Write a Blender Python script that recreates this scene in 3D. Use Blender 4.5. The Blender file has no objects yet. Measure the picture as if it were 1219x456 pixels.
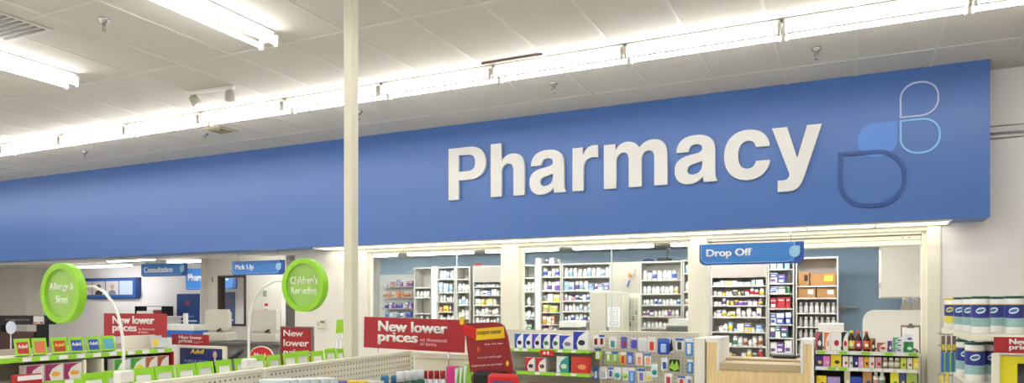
import bpy, math, random
from mathutils import Vector, Matrix
random.seed(7)
R = math.radians
S = bpy.context.scene
COL = S.collection
H = 1.6                     # eye height
FOC = 855.6                 # focal length in pixels of the 1219x456 frame
CX, HY = 612.0, 364.0
YAW = math.atan2(.427, .904)
SN, CS = math.sin(YAW), math.cos(YAW)

# ---------- measuring: a pixel plus a real depth plane gives a place in the room
def dirx(px): return -SN + CS*(px-CX)/FOC
def diry(px): return CS + SN*(px-CX)/FOC
def xat(px, Y): return Y*dirx(px)/diry(px)
def zat(px, py, Y): return H + (HY-py)/FOC*Y/diry(px)
def yat(px, X): return X*diry(px)/dirx(px)
def zatx(px, py, X): return H + (HY-py)/FOC*X/dirx(px)

# ---------- materials
def lin(c):
    c /= 255.0
    return c/12.92 if c <= .04045 else ((c+.055)/1.055)**2.4
MATS = {}
def M(name, rgb=(200,200,200), rough=.5, metal=0, emit=0, noise=0, nscale=8, spec=.5, bump=0):
    if name in MATS: return MATS[name]
    m = bpy.data.materials.new(name); m.use_nodes = True
    nt = m.node_tree; b = nt.nodes['Principled BSDF']
    c = (lin(rgb[0]), lin(rgb[1]), lin(rgb[2]), 1)
    b.inputs['Base Color'].default_value = c
    b.inputs['Roughness'].default_value = rough
    b.inputs['Metallic'].default_value = metal
    b.inputs['Specular IOR Level'].default_value = spec
    if emit:
        b.inputs['Emission Color'].default_value = c
        b.inputs['Emission Strength'].default_value = emit
    if noise or bump:
        tc = nt.nodes.new('ShaderNodeTexCoord'); n = nt.nodes.new('ShaderNodeTexNoise')
        n.inputs['Scale'].default_value = nscale; n.inputs['Detail'].default_value = 4
        nt.links.new(tc.outputs['Object'], n.inputs['Vector'])
        if noise:
            r = nt.nodes.new('ShaderNodeValToRGB')
            k = 1-noise
            r.color_ramp.elements[0].position = .3; r.color_ramp.elements[1].position = .7
            r.color_ramp.elements[0].color = (c[0]*k, c[1]*k, c[2]*k, 1); r.color_ramp.elements[1].color = c
            nt.links.new(n.outputs['Fac'], r.inputs['Fac']); nt.links.new(r.outputs['Color'], b.inputs['Base Color'])
        if bump:
            bp = nt.nodes.new('ShaderNodeBump'); bp.inputs['Strength'].default_value = bump; bp.inputs['Distance'].default_value = .01
            nt.links.new(n.outputs['Fac'], bp.inputs['Height']); nt.links.new(bp.outputs['Normal'], b.inputs['Normal'])
    MATS[name] = m
    return m
def C(rgb, rough=.45):      # plain packaging colour
    return M('colour_%02x%02x%02x_%d' % (rgb[0], rgb[1], rgb[2], int(rough*100)), rgb, rough)
def wood_mat():
    m = M('maple_laminate', (222,190,140), .45)
    nt = m.node_tree; b = nt.nodes['Principled BSDF']
    tc = nt.nodes.new('ShaderNodeTexCoord'); mp = nt.nodes.new('ShaderNodeMapping'); n = nt.nodes.new('ShaderNodeTexNoise')
    mp.inputs['Scale'].default_value = (40, 40, 2); n.inputs['Scale'].default_value = 3
    r = nt.nodes.new('ShaderNodeValToRGB')
    r.color_ramp.elements[0].position = .35; r.color_ramp.elements[1].position = .7
    r.color_ramp.elements[0].color = (lin(226), lin(196), lin(140), 1); r.color_ramp.elements[1].color = (lin(242), lin(218), lin(166), 1)
    nt.links.new(tc.outputs['Object'], mp.inputs['Vector']); nt.links.new(mp.outputs['Vector'], n.inputs['Vector'])
    nt.links.new(n.outputs['Fac'], r.inputs['Fac']); nt.links.new(r.outputs['Color'], b.inputs['Base Color'])
    return m
def glass_mat():
    m = bpy.data.materials.new('window_glass'); m.use_nodes = True; nt = m.node_tree
    nt.nodes.remove(nt.nodes['Principled BSDF'])
    tr = nt.nodes.new('ShaderNodeBsdfTransparent'); gl = nt.nodes.new('ShaderNodeBsdfGlossy'); mx = nt.nodes.new('ShaderNodeMixShader')
    tr.inputs['Color'].default_value = (.96, .98, .97, 1); gl.inputs['Roughness'].default_value = .01
    lw = nt.nodes.new('ShaderNodeLayerWeight'); lw.inputs['Blend'].default_value = .5
    pw = nt.nodes.new('ShaderNodeMath'); pw.operation = 'POWER'; pw.inputs[1].default_value = 5
    ma = nt.nodes.new('ShaderNodeMath'); ma.operation = 'MULTIPLY_ADD'; ma.inputs[1].default_value = .95; ma.inputs[2].default_value = .045
    nt.links.new(lw.outputs['Facing'], pw.inputs[0]); nt.links.new(pw.outputs[0], ma.inputs[0])
    nt.links.new(ma.outputs[0], mx.inputs['Fac']); nt.links.new(tr.outputs['BSDF'], mx.inputs[1]); nt.links.new(gl.outputs['BSDF'], mx.inputs[2])
    nt.links.new(mx.outputs['Shader'], nt.nodes['Material Output'].inputs['Surface'])
    return m
def pegboard_mat():         # cream hardboard with a grid of round holes every 25.4 mm
    m = M('pegboard', (228,224,206), .5)
    nt = m.node_tree; b = nt.nodes['Principled BSDF']; L = nt.links
    tc = nt.nodes.new('ShaderNodeTexCoord'); sp = nt.nodes.new('ShaderNodeSeparateXYZ'); L.new(tc.outputs['Object'], sp.inputs[0])
    def cell(out):
        a = nt.nodes.new('ShaderNodeMath'); a.operation = 'MULTIPLY'; a.inputs[1].default_value = 1/.0300; L.new(out, a.inputs[0])
        f = nt.nodes.new('ShaderNodeMath'); f.operation = 'FRACT'; L.new(a.outputs[0], f.inputs[0])
        s = nt.nodes.new('ShaderNodeMath'); s.operation = 'SUBTRACT'; s.inputs[1].default_value = .5; L.new(f.outputs[0], s.inputs[0])
        p = nt.nodes.new('ShaderNodeMath'); p.operation = 'POWER'; p.inputs[1].default_value = 2; L.new(s.outputs[0], p.inputs[0])
        return p.outputs[0]
    ad = nt.nodes.new('ShaderNodeMath'); ad.operation = 'ADD'; L.new(cell(sp.outputs['X']), ad.inputs[0]); L.new(cell(sp.outputs['Z']), ad.inputs[1])
    lt = nt.nodes.new('ShaderNodeMath'); lt.operation = 'LESS_THAN'; lt.inputs[1].default_value = .03; L.new(ad.outputs[0], lt.inputs[0])
    mx = nt.nodes.new('ShaderNodeMix'); mx.data_type = 'RGBA'
    mx.inputs['A'].default_value = (lin(228), lin(224), lin(206), 1); mx.inputs['B'].default_value = (lin(110), lin(98), lin(84), 1)
    L.new(lt.outputs[0], mx.inputs['Factor']); L.new(mx.outputs['Result'], b.inputs['Base Color'])
    return m

WALL = M('painted_wall', (240,236,233), .7, noise=.03, nscale=3)
WALLC = M('painted_wall_cream', (232,228,216), .6, noise=.03, nscale=3)
TRIM = M('cream_trim_paint', (233,230,212), .45)
WHITE = M('white_laminate', (238,237,232), .4)
CREAM = M('cream_metal', (232,228,208), .4)
BLUEW = M('pale_blue_wall_paint', (164,190,210), .7, noise=.04, nscale=3)
FASCIA = M('blue_fascia_paint', (58,106,180), .38, noise=.04, nscale=1.2, spec=.7)
CEIL = M('acoustic_ceiling_tile', (212,208,199), .9, noise=.06, nscale=60, bump=.15)
GRID = M('ceiling_grid_metal', (214,211,203), .5)
FLOOR = M('vinyl_floor', (216,213,206), .3, noise=.08, nscale=5)
TUBE = M('fluorescent_tube', (252,251,250), .5, emit=7.5)
TUBEI = M('inner_fluorescent_tube', (250,251,255), .5, emit=11)
LENS = M('light_lens', (255,250,238), .5, emit=1.6)
LETTER = M('white_sign_letter', (228,227,223), .45)
GREYM = M('grey_shelf_metal', (190,187,178), .45)
GREYB = M('grey_back_panel', (204,200,190), .6)
CHROME = M('chrome', (200,200,200), .25, metal=1)
DARKM = M('dark_metal', (50,48,46), .4, metal=.3)
BLACK = M('black_plastic', (22,21,22), .35)
RED = M('red_sign', (172,32,40), .5, noise=.1, nscale=6)
LIME = M('lime_plastic', (150,212,50), .35)
LIMEF = M('pale_lime_face', (156,200,96), .4)
SIGNB = M('sign_blue', (62,130,206), .4)
SIGND = M('sign_dark_blue', (40,86,170), .4)
BEIGE = M('beige_plastic', (205,200,184), .5)
WOOD = wood_mat(); GLASS = glass_mat(); PEG = pegboard_mat()
COUNTER = M('tan_counter_laminate', (196,176,140), .45, noise=.12, nscale=80)
CARDB = M('cardboard', (176,130,78), .7, noise=.08, nscale=20)
GREYPEG = M('dark_back_panel', (96,92,84), .6)
PAPER = M('white_paper', (236,236,236), .6)

# ---------- mesh builder
class MB:
    def __init__(s): s.v = []; s.f = []; s.m = []; s.sm = []
    def add(s, vs, fs, mi=0, smooth=False):
        n = len(s.v); s.v += [tuple(v) for v in vs]
        for f in fs: s.f.append([i+n for i in f]); s.m.append(mi); s.sm.append(smooth)
        return s
    def box(s, x0, x1, y0, y1, z0, z1, mi=0):
        vs = [(x,y,z) for z in (z0,z1) for y in (y0,y1) for x in (x0,x1)]
        return s.add(vs, [(0,2,3,1),(4,5,7,6),(0,1,5,4),(2,6,7,3),(0,4,6,2),(1,3,7,5)], mi)
    def rbox(s, x0, x1, y0, y1, z0, z1, b=.004, mi=0):   # box with chamfered edges
        b = min(b, (x1-x0)*.45, (y1-y0)*.45, (z1-z0)*.45)
        vs = []; 
        for z, i in ((z0,b),(z0+b,0),(z1-b,0),(z1,b)):
            X0, X1, Y0, Y1 = x0+i, x1-i, y0+i, y1-i
            c = b if i == 0 else b*.3
            vs += [(X0+c,Y0,z),(X1-c,Y0,z),(X1,Y0+c,z),(X1,Y1-c,z),(X1-c,Y1,z),(X0+c,Y1,z),(X0,Y1-c,z),(X0,Y0+c,z)]
        fs = [tuple(range(7,-1,-1)), tuple(range(24,32))]
        for k in range(3):
            for i in range(8):
                j = (i+1) % 8; fs.append((k*8+i, k*8+j, k*8+8+j, k*8+8+i))
        return s.add(vs, fs, mi)
    def lathe(s, prof, n=16, c=(0,0,0), mi=0, axis='z', smooth=True, sx=1, sy=1):   # prof [(r,z)]
        vs = []; fs = []
        for r, z in prof:
            for i in range(n):
                a = 2*math.pi*i/n
                p = (r*math.cos(a)*sx, r*math.sin(a)*sy, z)
                if axis == 'y': p = (p[0], p[2], p[1])
                if axis == 'x': p = (p[2], p[0], p[1])
                vs.append((p[0]+c[0], p[1]+c[1], p[2]+c[2]))
        for k in range(len(prof)-1):
            for i in range(n):
                j = (i+1) % n; fs.append((k*n+i, k*n+j, k*n+n+j, k*n+n+i))
        fs.append(tuple(range(n-1,-1,-1))); fs.append(tuple(range((len(prof)-1)*n, len(prof)*n)))
        s.add(vs, fs, mi, smooth); 
        s.sm[-1] = s.sm[-2] = False
        return s
    def cyl(s, p0, p1, r, n=10, mi=0, r2=None):
        return s.tube([p0, p1], r, n, mi, r2)
    def tube(s, pts, r, n=8, mi=0, r2=None):
        pts = [Vector(p) for p in pts]; vs = []; fs = []
        up = None
        for k, p in enumerate(pts):
            d = (pts[min(k+1,len(pts)-1)]-pts[max(k-1,0)]).normalized()
            if up is None:
                up = Vector((0,0,1)) if abs(d.z) < .9 else Vector((1,0,0))
            a = d.cross(up).normalized(); b = a.cross(d).normalized(); up = b
            rr = r if r2 is None else r+(r2-r)*k/(len(pts)-1)
            for i in range(n):
                t = 2*math.pi*i/n; vs.append(p+a*math.cos(t)*rr+b*math.sin(t)*rr)
        for k in range(len(pts)-1):
            for i in range(n):
                j = (i+1) % n; fs.append((k*n+i, k*n+j, k*n+n+j, k*n+n+i))
        fs.append(tuple(range(n-1,-1,-1))); fs.append(tuple(range((len(pts)-1)*n, len(pts)*n)))
        s.add(vs, fs, mi, True); s.sm[-1] = s.sm[-2] = False
        return s
    def prism(s, pts, y0, y1, mi=0):      # outline in x,z pushed from y0 to y1
        n = len(pts)
        vs = [(x,y0,z) for x,z in pts]+[(x,y1,z) for x,z in pts]
        fs = [tuple(range(n)), tuple(range(2*n-1,n-1,-1))]+[(i,i+n,(i+1)%n+n,(i+1)%n) for i in range(n)]
        return s.add(vs, fs, mi)
    def ring(s, outer, inner, y0, y1, mi=0):
        n = len(outer)
        vs = [(x,y0,z) for x,z in outer]+[(x,y0,z) for x,z in inner]+[(x,y1,z) for x,z in outer]+[(x,y1,z) for x,z in inner]
        fs = []
        for i in range(n):
            j = (i+1) % n
            fs += [(i,j,j+n,i+n),(i+2*n,i+3*n,j+3*n,j+2*n),(i,i+2*n,j+2*n,j),(i+n,j+n,j+3*n,i+3*n)]
        return s.add(vs, fs, mi)
    def mesh(s, name, mats):
        me = bpy.data.meshes.new(name); me.from_pydata(s.v, [], s.f)
        for m in (mats if isinstance(mats, (list,tuple)) else [mats]): me.materials.append(m)
        me.polygons.foreach_set('material_index', s.m); me.polygons.foreach_set('use_smooth', s.sm)
        import bmesh
        bm = bmesh.new(); bm.from_mesh(me); bmesh.ops.recalc_face_normals(bm, faces=bm.faces); bm.to_mesh(me); bm.free()
        return me
    def build(s, name, mats, parent=None, loc=(0,0,0), rz=0):
        return link(s.mesh(name, mats), name, parent, loc, rz)

def link(me, name, parent=None, loc=(0,0,0), rz=0):
    o = bpy.data.objects.new(name, me); COL.objects.link(o)
    o.location = loc; o.rotation_euler = (0,0,rz)
    if parent: o.parent = parent
    return o
def tag(o, label, cat, group=None, kind=None):
    o['label'] = label; o['category'] = cat
    if group: o['group'] = group
    if kind: o['kind'] = kind
    return o
def thing(name, label, cat, loc=(0,0,0), rz=0, group=None):
    o = bpy.data.objects.new(name, None); COL.objects.link(o); o.empty_display_size = .1
    o.location = loc; o.rotation_euler = (0,0,rz)
    return tag(o, label, cat, group)
def copy_tree(o, parent=None, loc=None, rz=None):
    c = o.copy(); COL.objects.link(c)
    if parent: c.parent = parent
    if loc is not None: c.location = loc
    if rz is not None: c.rotation_euler = (0,0,rz)
    for ch in list(o.children): copy_tree(ch, c)
    return c
def struct(name, mb, mats):
    o = mb.build(name, mats); o['kind'] = 'structure'; return o

TEXT_CACHE = {}
def text_mesh(txt, w, h, depth=.002, bold=.02, mat=None, spacing=1.0, shear=0):
    """raised lettering filling w x h, lower left corner at the origin, in the xz plane facing -y"""
    cu = bpy.data.curves.new('lettering', 'FONT'); cu.body = txt; cu.size = 1; cu.offset = min(bold, .012)
    cu.space_character = spacing; cu.shear = shear; cu.resolution_u = 3; cu.space_line = .85
    o = bpy.data.objects.new('lettering', cu); COL.objects.link(o)
    dg = bpy.context.evaluated_depsgraph_get()
    me = bpy.data.meshes.new_from_object(o.evaluated_get(dg))
    bpy.data.objects.remove(o); bpy.data.curves.remove(cu)
    xs = [v.co.x for v in me.vertices]; ys = [v.co.y for v in me.vertices]
    x0, x1, y0, y1 = min(xs), max(xs), min(ys), max(ys)
    sx, sy = w/(x1-x0), h/(y1-y0)
    import bmesh
    bm = bmesh.new(); bm.from_mesh(me)
    for v in bm.verts: v.co = ((v.co.x-x0)*sx, 0, (v.co.y-y0)*sy)
    bmesh.ops.recalc_face_normals(bm, faces=bm.faces)
    g = bmesh.ops.extrude_face_region(bm, geom=bm.faces[:])
    for e in g['geom']:
        if isinstance(e, bmesh.types.BMVert): e.co.y -= depth
    bmesh.ops.recalc_face_normals(bm, faces=bm.faces)
    if bold > .012:                       # heavier strokes: side-shifted copies in slightly stepped planes
        src = bm.copy(); tmp = bpy.data.meshes.new('t'); src.to_mesh(tmp); src.free()
        e = (bold-.012)*1.3*sx
        for k, dx in ((1,-e),(2,e)):
            n0 = len(bm.verts); bm.from_mesh(tmp); bm.verts.ensure_lookup_table()
            for v in bm.verts[n0:]: v.co.x += dx; v.co.y -= .00012*k
        bpy.data.meshes.remove(tmp)
    bm.to_mesh(me); bm.free()
    me.materials.clear(); me.materials.append(mat or LETTER)
    return me
def text(parent, txt, x, y, z, w, h, mat=None, depth=.002, bold=.02, name='lettering', **k):
    return link(text_mesh(txt, w, h, depth, bold, mat, **k), name, parent, (x, y, z))

def leaf(cx, cz, w, h, corner, r=None, n=8):     # rounded square with one sharp corner ('bl','tl','tr','br')
    r = r or .46*min(w, h); pts = []
    for nm, sx, sz, a0 in (('tr',1,1,0),('tl',-1,1,90),('bl',-1,-1,180),('br',1,-1,270)):
        px, pz = cx+sx*w/2, cz+sz*h/2
        for i in range(n+1):
            if nm == corner: pts.append((px - sx*1e-4*abs(i-n/2), pz - sz*1e-4*abs(i-n/2)))
            else:
                a = R(a0+90*i/n); pts.append((px-sx*r+math.cos(a)*r, pz-sz*r+math.sin(a)*r))
    return pts
def circ(cx, cz, rx, rz, n=48): return [(cx+rx*math.cos(2*math.pi*i/n), cz+rz*math.sin(2*math.pi*i/n)) for i in range(n)]
ORD = ['first','second','third','fourth','fifth','sixth','seventh','eighth','ninth','tenth','eleventh','twelfth','thirteenth','fourteenth','fifteenth','sixteenth','seventeenth','eighteenth','nineteenth','twentieth']

# =====================================================================  SETTING
CZ = H+2.17                 # main ceiling
SZ = H+.78                  # soffit under the blue fascia
FY, WY = 7.5, 7.86          # fascia face, front wall of the pharmacy
XL, XR, YB = -21.0, 7.0, -11.0
IZ = H+.90                  # ceiling inside the pharmacy
YP = 11.5
struct('floor', MB().box(XL, XR, YB, 12, -.1, 0), FLOOR)
struct('ceiling', MB().box(XL, XR, YB, WY, CZ, CZ+.1), CEIL)
g = MB()
x = .02 - .61*34
while x < XR:
    if x > XL: g.box(x-.012, x+.012, YB, WY-.01, CZ-.004, CZ)
    x += .61
y = 7.006 - 1.22*15
while y < WY-.02:
    if y > YB: g.box(XL, XR, y-.012, y+.012, CZ-.0045, CZ)
    y += 1.22
struct('trim_1', g, GRID)
struct('wall_left', MB().box(XL-.1, XL, YB, 12, 0, CZ), WALL)
struct('wall_right', MB().box(XR, XR+.1, YB, 12, 0, CZ), WALL)
struct('wall_back', MB().box(XL-.1, XR+.1, YB-.1, YB, 0, CZ), WALL)
XF = 1.085                  # right end of the fascia
XJ = .745                   # right corner of the drop off opening frame
struct('wall_front', MB().box(XJ, XR, WY, WY+.12, 0, CZ), WALL)
# blue fascia box
f = MB().box(XL, XF, FY, WY, SZ, CZ)
struct('wall_fascia', f, FASCIA)
# soffit light lenses
lens = thing('soffit_light', 'long row of white lens panels glowing under the blue fascia', 'light', (0,0,SZ))
lm = MB(); fm = MB(); n = 0
x = -.42-.61*10
while x < .55:
    MB().box(x+.008, x+.602, FY+.05, WY-.04, -.012, -.002).build('lens_panel', LENS, lens)
    fm.box(x-.008, x+.008, FY+.03, WY-.01, -.02, -.001)
    x += .61
fm.box(-.42-6.1, x, FY+.02, FY+.045, -.02, -.001); fm.box(-.42-6.1, x, WY-.035, WY-.01, -.02, -.001)
fm.build('frame', TRIM, lens)
# thin rail along the fascia foot further left
# front wall of the pharmacy: left panel, mullions, header, sill walls
XW0 = xat(351, WY)          # left end of the white wall
XW1 = xat(437, WY)
XM0, XM1 = xat(598, WY), xat(618, WY)
XD0, XD1 = xat(822, WY), xat(842, WY)
ZH = zat(620, 293, WY)
ZS = H-.47
struct('wall_pharmacy', MB().box(XW0, XW1, WY, WY+.14, 0, SZ), WALLC)
struct('wall_header', MB().box(XW1, XJ, WY, WY+.14, ZH, SZ).box(XL, XW0, WY, WY+.14, SZ-.03, SZ+.3).box(XW1,XJ,WY+.02,WY+.14,SZ,IZ+.25), TRIM)
struct('wall_sill', MB().box(XW1, XD0, WY, WY+.14, 0, ZS), WALLC)
struct('trim_2', MB().rbox(XM0, XM1, WY-.03, WY+.15, 0, ZH, .01), TRIM)
struct('trim_3', MB().rbox(XD0, XD1, WY-.03, WY+.15, 0, ZH, .01), TRIM)
XJ1 = xat(1103, WY)
struct('trim_4', MB().rbox(XJ1, XJ, WY-.02, WY+.15, 0, SZ-.02, .006).box(XJ1-.04, XJ1, WY+.04, WY+.15, 0, SZ-.02), TRIM)
def window(nm, x0, x1, z0, z1, y=WY+.06):
    f = MB(); w = .035
    f.box(x0, x0+w, y-.03, y+.03, z0, z1); f.box(x1-w, x1, y-.03, y+.03, z0, z1)
    f.box(x0+w, x1-w, y-.03, y+.03, z0, z0+w); f.box(x0+w, x1-w, y-.03, y+.03, z1-w*.6, z1)
    o = struct(nm, f, TRIM)
    g = MB().box(x0+w, x1-w, y-.003, y+.003, z0+w, z1-w*.6).build('window_pane', GLASS, o)
    return o
window('window_1', XW1, XM0, ZS, ZH)
window('window_2', XM1, XD0, ZS, ZH)
# a joint between the two lites of each window is a thin line
struct('trim_5', MB().box(xat(541,WY)-.004, xat(541,WY)+.004, WY+.05, WY+.07, ZS+.04, ZH-.03).box(xat(726,WY)-.004, xat(726,WY)+.004, WY+.05, WY+.07, ZS+.04, ZH-.03), C((196,206,204)))
# shutter housing over the drop off opening
ZSH = zat(1045, 293, WY)
sh = MB(); zz = ZSH
sh.rbox(XD1, XJ1-.04, WY+.03, WY+.13, ZSH, ZSH+.05, .006)
sh.rbox(XD1, XJ1-.04, WY+.05, WY+.15, ZSH+.055, ZSH+.10, .006)
sh.rbox(XD1, XJ1-.04, WY+.02, WY+.15, ZSH+.105, SZ-.03, .006)
sb = thing('roller_shutter_housing', 'cream ribbed shutter housing above the Drop Off opening', 'shutter', (0,0,0))
sh.build('housing', TRIM, sb)
bl = MB()
for dx in (.10, .16): bl.lathe([(.006,0),(.006,.006)], 8, (XJ1-.04-dx, WY+.024, ZSH+.075), axis='y')
bl.build('bolt', DARKM, sb)
# interior of pharmacy and alcove
struct('wall_inner_right', MB().box(1.0, 1.1, WY+.12, YP, 0, IZ), WALLC)
XP = -8.3
struct('wall_inner_back', MB().box(XP, 1.1, YP, YP+.1, 0, IZ), BLUEW)
struct('wall_inner_partition', MB().box(XP-.1, XP, 9.6, YP+.1, 0, IZ), WALLC)
YA = 11.0
struct('wall_alcove_back', MB().box(XL, XP-.1, YA, YA+.1, 0, IZ), WALL)
XLW = xat(31, 8.5)
struct('wall_alcove_left', MB().box(XL, xat(31,10.6), 10.6, YA, 0, IZ), WALLC)
struct('ceiling_inner', MB().box(XL, 1.1, WY+.14, YP+.1, IZ, IZ+.08), M('inner_ceiling', (206,202,194), .9, noise=.05, nscale=40))
# door wall of the pick up area
YD = 9.2
dx0, dx1 = xat(247, YD), xat(335, YD)
wx0, wx1 = xat(260, YD), xat(293, YD)
wz0, wz1 = zat(276, 388, YD), zat(276, 328, YD)
struct('wall_pickup', MB().box(dx0, wx0, YD, YD+.1, 0, IZ).box(wx1, dx1, YD, YD+.1, 0, IZ).box(wx0, wx1, YD, YD+.1, 0, wz0).box(wx0, wx1, YD, YD+.1, wz1, IZ), WALLC)
fr = MB(); w = .035
fr.box(wx0, wx0+w, YD-.02, YD+.12, wz0, wz1).box(wx1-w, wx1, YD-.02, YD+.12, wz0, wz1).box(wx0+w, wx1-w, YD-.02, YD+.12, wz0, wz0+w).box(wx0+w, wx1-w, YD-.02, YD+.12, wz1-w, wz1)
o = struct('window_3', fr, M('brown_window_frame', (74,58,50), .4))
MB().box(wx0+w, wx1-w, YD+.04, YD+.046, wz0+w, wz1-w).build('window_pane', GLASS, o)
pillar = MB().box(xat(239,9.1), dx0+.01, 9.1, YD-.001, 0, IZ).box(xat(239,9.1), dx0-.001, YD-.001, YD+.1, 0, IZ)
struct('wall_pillar', pillar, M('pillar_paint', (214,206,196), .6))
hg = thing('door_hinges', 'two small grey hinge plates on white wall left of the brown window', 'hinge', (0,0,0))
for py in (333, 376):
    MB().box(xat(253,YD)-.012, xat(253,YD)+.012, YD-.01, YD-.0005, zat(253,py,YD)-.05, zat(253,py,YD)+.05).build('hinge_plate', M('grey_hinge',(150,146,140),.4), hg)
# soffit ceiling piece over alcove front (white tray edge)
struct('trim_6', MB().box(xat(238,8.2), XW0, WY+.14, WY+.5, SZ-.02, SZ+.02), TRIM)

# =====================================================================  PHARMACY LETTERS
def bez(path):
    """path: list of ('L',x,y) / ('C',x1,y1,x2,y2,x,y), first ('M',x,y)"""
    pts = [(path[0][1], path[0][2])]
    for c in path[1:]:
        if c[0] == 'L': pts.append((c[1], c[2]))
        else:
            x0, y0 = pts[-1]
            for i in range(1, 11):
                t = i/10; a = (1-t)**3; b = 3*(1-t)**2*t; d = 3*(1-t)*t*t; e = t**3
                pts.append((a*x0+b*c[1]+d*c[3]+e*c[5], a*y0+b*c[2]+d*c[4]+e*c[6]))
    return pts
def path(s):
    out = []; tok = s.replace(',', ' ').split(); i = 0
    while i < len(tok):
        k = tok[i]; n = 6 if k == 'C' else 2
        out.append((k,)+tuple(float(t) for t in tok[i+1:i+1+n])); i += 1+n
    return bez(out)
GL = {
 'P': ["M 0 0 L 0 .616 L .30 .616 C .43 .616 .518 .545 .518 .422 C .518 .30 .43 .228 .30 .228 L .143 .228 L .143 0",
       "M .143 .33 L .143 .524 L .27 .524 C .34 .524 .372 .49 .372 .427 C .372 .362 .34 .33 .27 .33"],
 'h': ["M 0 0 L 0 .616 L .143 .616 L .143 .405 C .17 .455 .22 .485 .285 .485 C .385 .485 .438 .43 .438 .32 L .438 0 L .296 0 L .296 .285 C .296 .345 .272 .375 .228 .375 C .175 .375 .143 .335 .143 .275 L .143 0"],
 'a': ["M .46 0 L .46 .016 C .445 .03 .44 .06 .44 .11 L .44 .33 C .44 .43 .37 .487 .235 .487 C .10 .487 .025 .43 .018 .318 L .153 .318 C .16 .37 .185 .392 .232 .392 C .278 .392 .302 .375 .302 .345 C .302 .31 .27 .30 .195 .29 C .07 .272 0 .235 0 .135 C 0 .045 .055 -.012 .148 -.012 C .215 -.012 .265 .010 .307 .055 C .31 .033 .314 .015 .32 0",
       "M .302 .222 C .285 .21 .255 .203 .215 .195 C .165 .186 .14 .168 .14 .133 C .14 .1 .16 .083 .197 .083 C .26 .083 .302 .12 .302 .18"],
 'r': ["M 0 0 L 0 .475 L .135 .475 L .135 .385 C .165 .455 .21 .487 .28 .487 L .33 .485 L .33 .352 C .30 .356 .28 .358 .262 .358 C .18 .358 .143 .31 .143 .225 L .143 0"],
 'm': ["M 0 0 L 0 .475 L .135 .475 L .135 .41 C .165 .46 .21 .487 .27 .487 C .335 .487 .38 .46 .405 .41 C .44 .46 .495 .487 .555 .487 C .66 .487 .715 .43 .715 .32 L .715 0 L .572 0 L .572 .285 C .572 .345 .552 .375 .51 .375 C .46 .375 .43 .335 .43 .27 L .43 0 L .287 0 L .287 .285 C .287 .345 .267 .375 .225 .375 C .175 .375 .143 .335 .143 .27 L .143 0"],
 'c': ["M .46 .308 C .45 .42 .37 .487 .24 .487 C .09 .487 0 .39 0 .237 C 0 .085 .09 -.012 .24 -.012 C .365 -.012 .45 .06 .462 .17 L .322 .17 C .315 .125 .285 .1 .24 .1 C .18 .1 .143 .15 .143 .237 C .143 .325 .18 .378 .24 .378 C .285 .378 .315 .355 .322 .308"],
 'y': ["M 0 .475 L .155 .475 L .257 .165 L .355 .475 L .50 .475 L .325 -.02 C .29 -.115 .25 -.152 .16 -.152 L .060 -.150 L .060 -.040 L .10 -.042 C .155 -.044 .182 -.018 .178 .018"],
}
LY = FY-.045
def glyph(ch, x0, x1, zb):
    cu = bpy.data.curves.new('letter', 'CURVE'); cu.dimensions = '2D'; cu.fill_mode = 'BOTH'; cu.extrude = .02
    w = max(p[0] for p in path(GL[ch][0]))
    for s in GL[ch]:
        pts = path(s); sp = cu.splines.new('POLY'); sp.points.add(len(pts)-1)
        for i, (a, b) in enumerate(pts): sp.points[i].co = (a/w*(x1-x0), b, 0, 1)
        sp.use_cyclic_u = True
    o = bpy.data.objects.new('letter', cu); COL.objects.link(o)
    me = bpy.data.meshes.new_from_object(o.evaluated_get(bpy.context.evaluated_depsgraph_get()))
    bpy.data.objects.remove(o)
    me.transform(Matrix.Rotation(R(90), 4, 'X')); me.materials.clear(); me.materials.append(LETTER)
    return link(me, 'sign_letter', None, (x0, FY-.0205, zb))
ZB = H+1.265
for k, (ch, a, b) in enumerate([('P',533.7,578.4),('h',583.9,624.5),('a',630,673.4),('r',681.3,712.1),('m',718.7,794.7),('a',802.9,853.9),('c',861.8,917.1),('y',918.7,979)]):
    o = glyph(ch, xat(a, LY), xat(b, LY)-.004, ZB)
    nm = {'P':'capital P starting','h':'letter h after the P of','r':'letter r of','m':'letter m of','c':'letter c near the end of','y':'letter y ending'}.get(ch, 'first letter a of' if k == 2 else 'second letter a of')
    tag(o, 'raised white %s the Pharmacy wall sign' % nm, 'sign letter', 'raised letters of the Pharmacy sign')

def petal(name, label, px0, px1, py0, py1, corner, mat, th, fill=False):
    x0, x1 = xat(px0, FY), xat(px1, FY); pc = (px0+px1)/2
    z1, z0 = zat(pc, py0, FY), zat(pc, py1, FY)
    cx, cz, w, h = (x0+x1)/2, (z0+z1)/2, x1-x0, z1-z0
    m = MB()
    if fill: m.prism(leaf(0,0,w,h,corner), -.006, 0)
    else: m.ring(leaf(0,0,w,h,corner), leaf(0,0,w-2*th,h-2*th,corner), -.012, 0)
    o = m.build(name, mat, None, (cx, FY, cz)); tag(o, label, 'sign emblem', 'petal emblem on the blue fascia'); return o
petal('emblem_petal', 'pale grey outlined petal, topmost of the emblem right of Pharmacy', 1071, 1118, 97, 139, 'bl', M('pale_outline',(190,200,232),.4), .014)
petal('emblem_petal', 'light cyan outlined petal under the topmost one on blue fascia', 1071, 1120, 141, 183, 'tl', M('cyan_outline',(130,196,240),.4), .016)
petal('emblem_petal', 'solid brighter blue petal between the outlined ones on fascia', 1021, 1068, 146, 187, 'tr', M('bright_petal',(84,136,216),.4), .0, True)
o = petal('emblem_petal', 'large dark blue outlined petal, lowest of the emblem', 998, 1079, 179, 247, 'tl', M('dark_outline',(42,80,146),.4), .034)
o.location.y -= .0062

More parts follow.
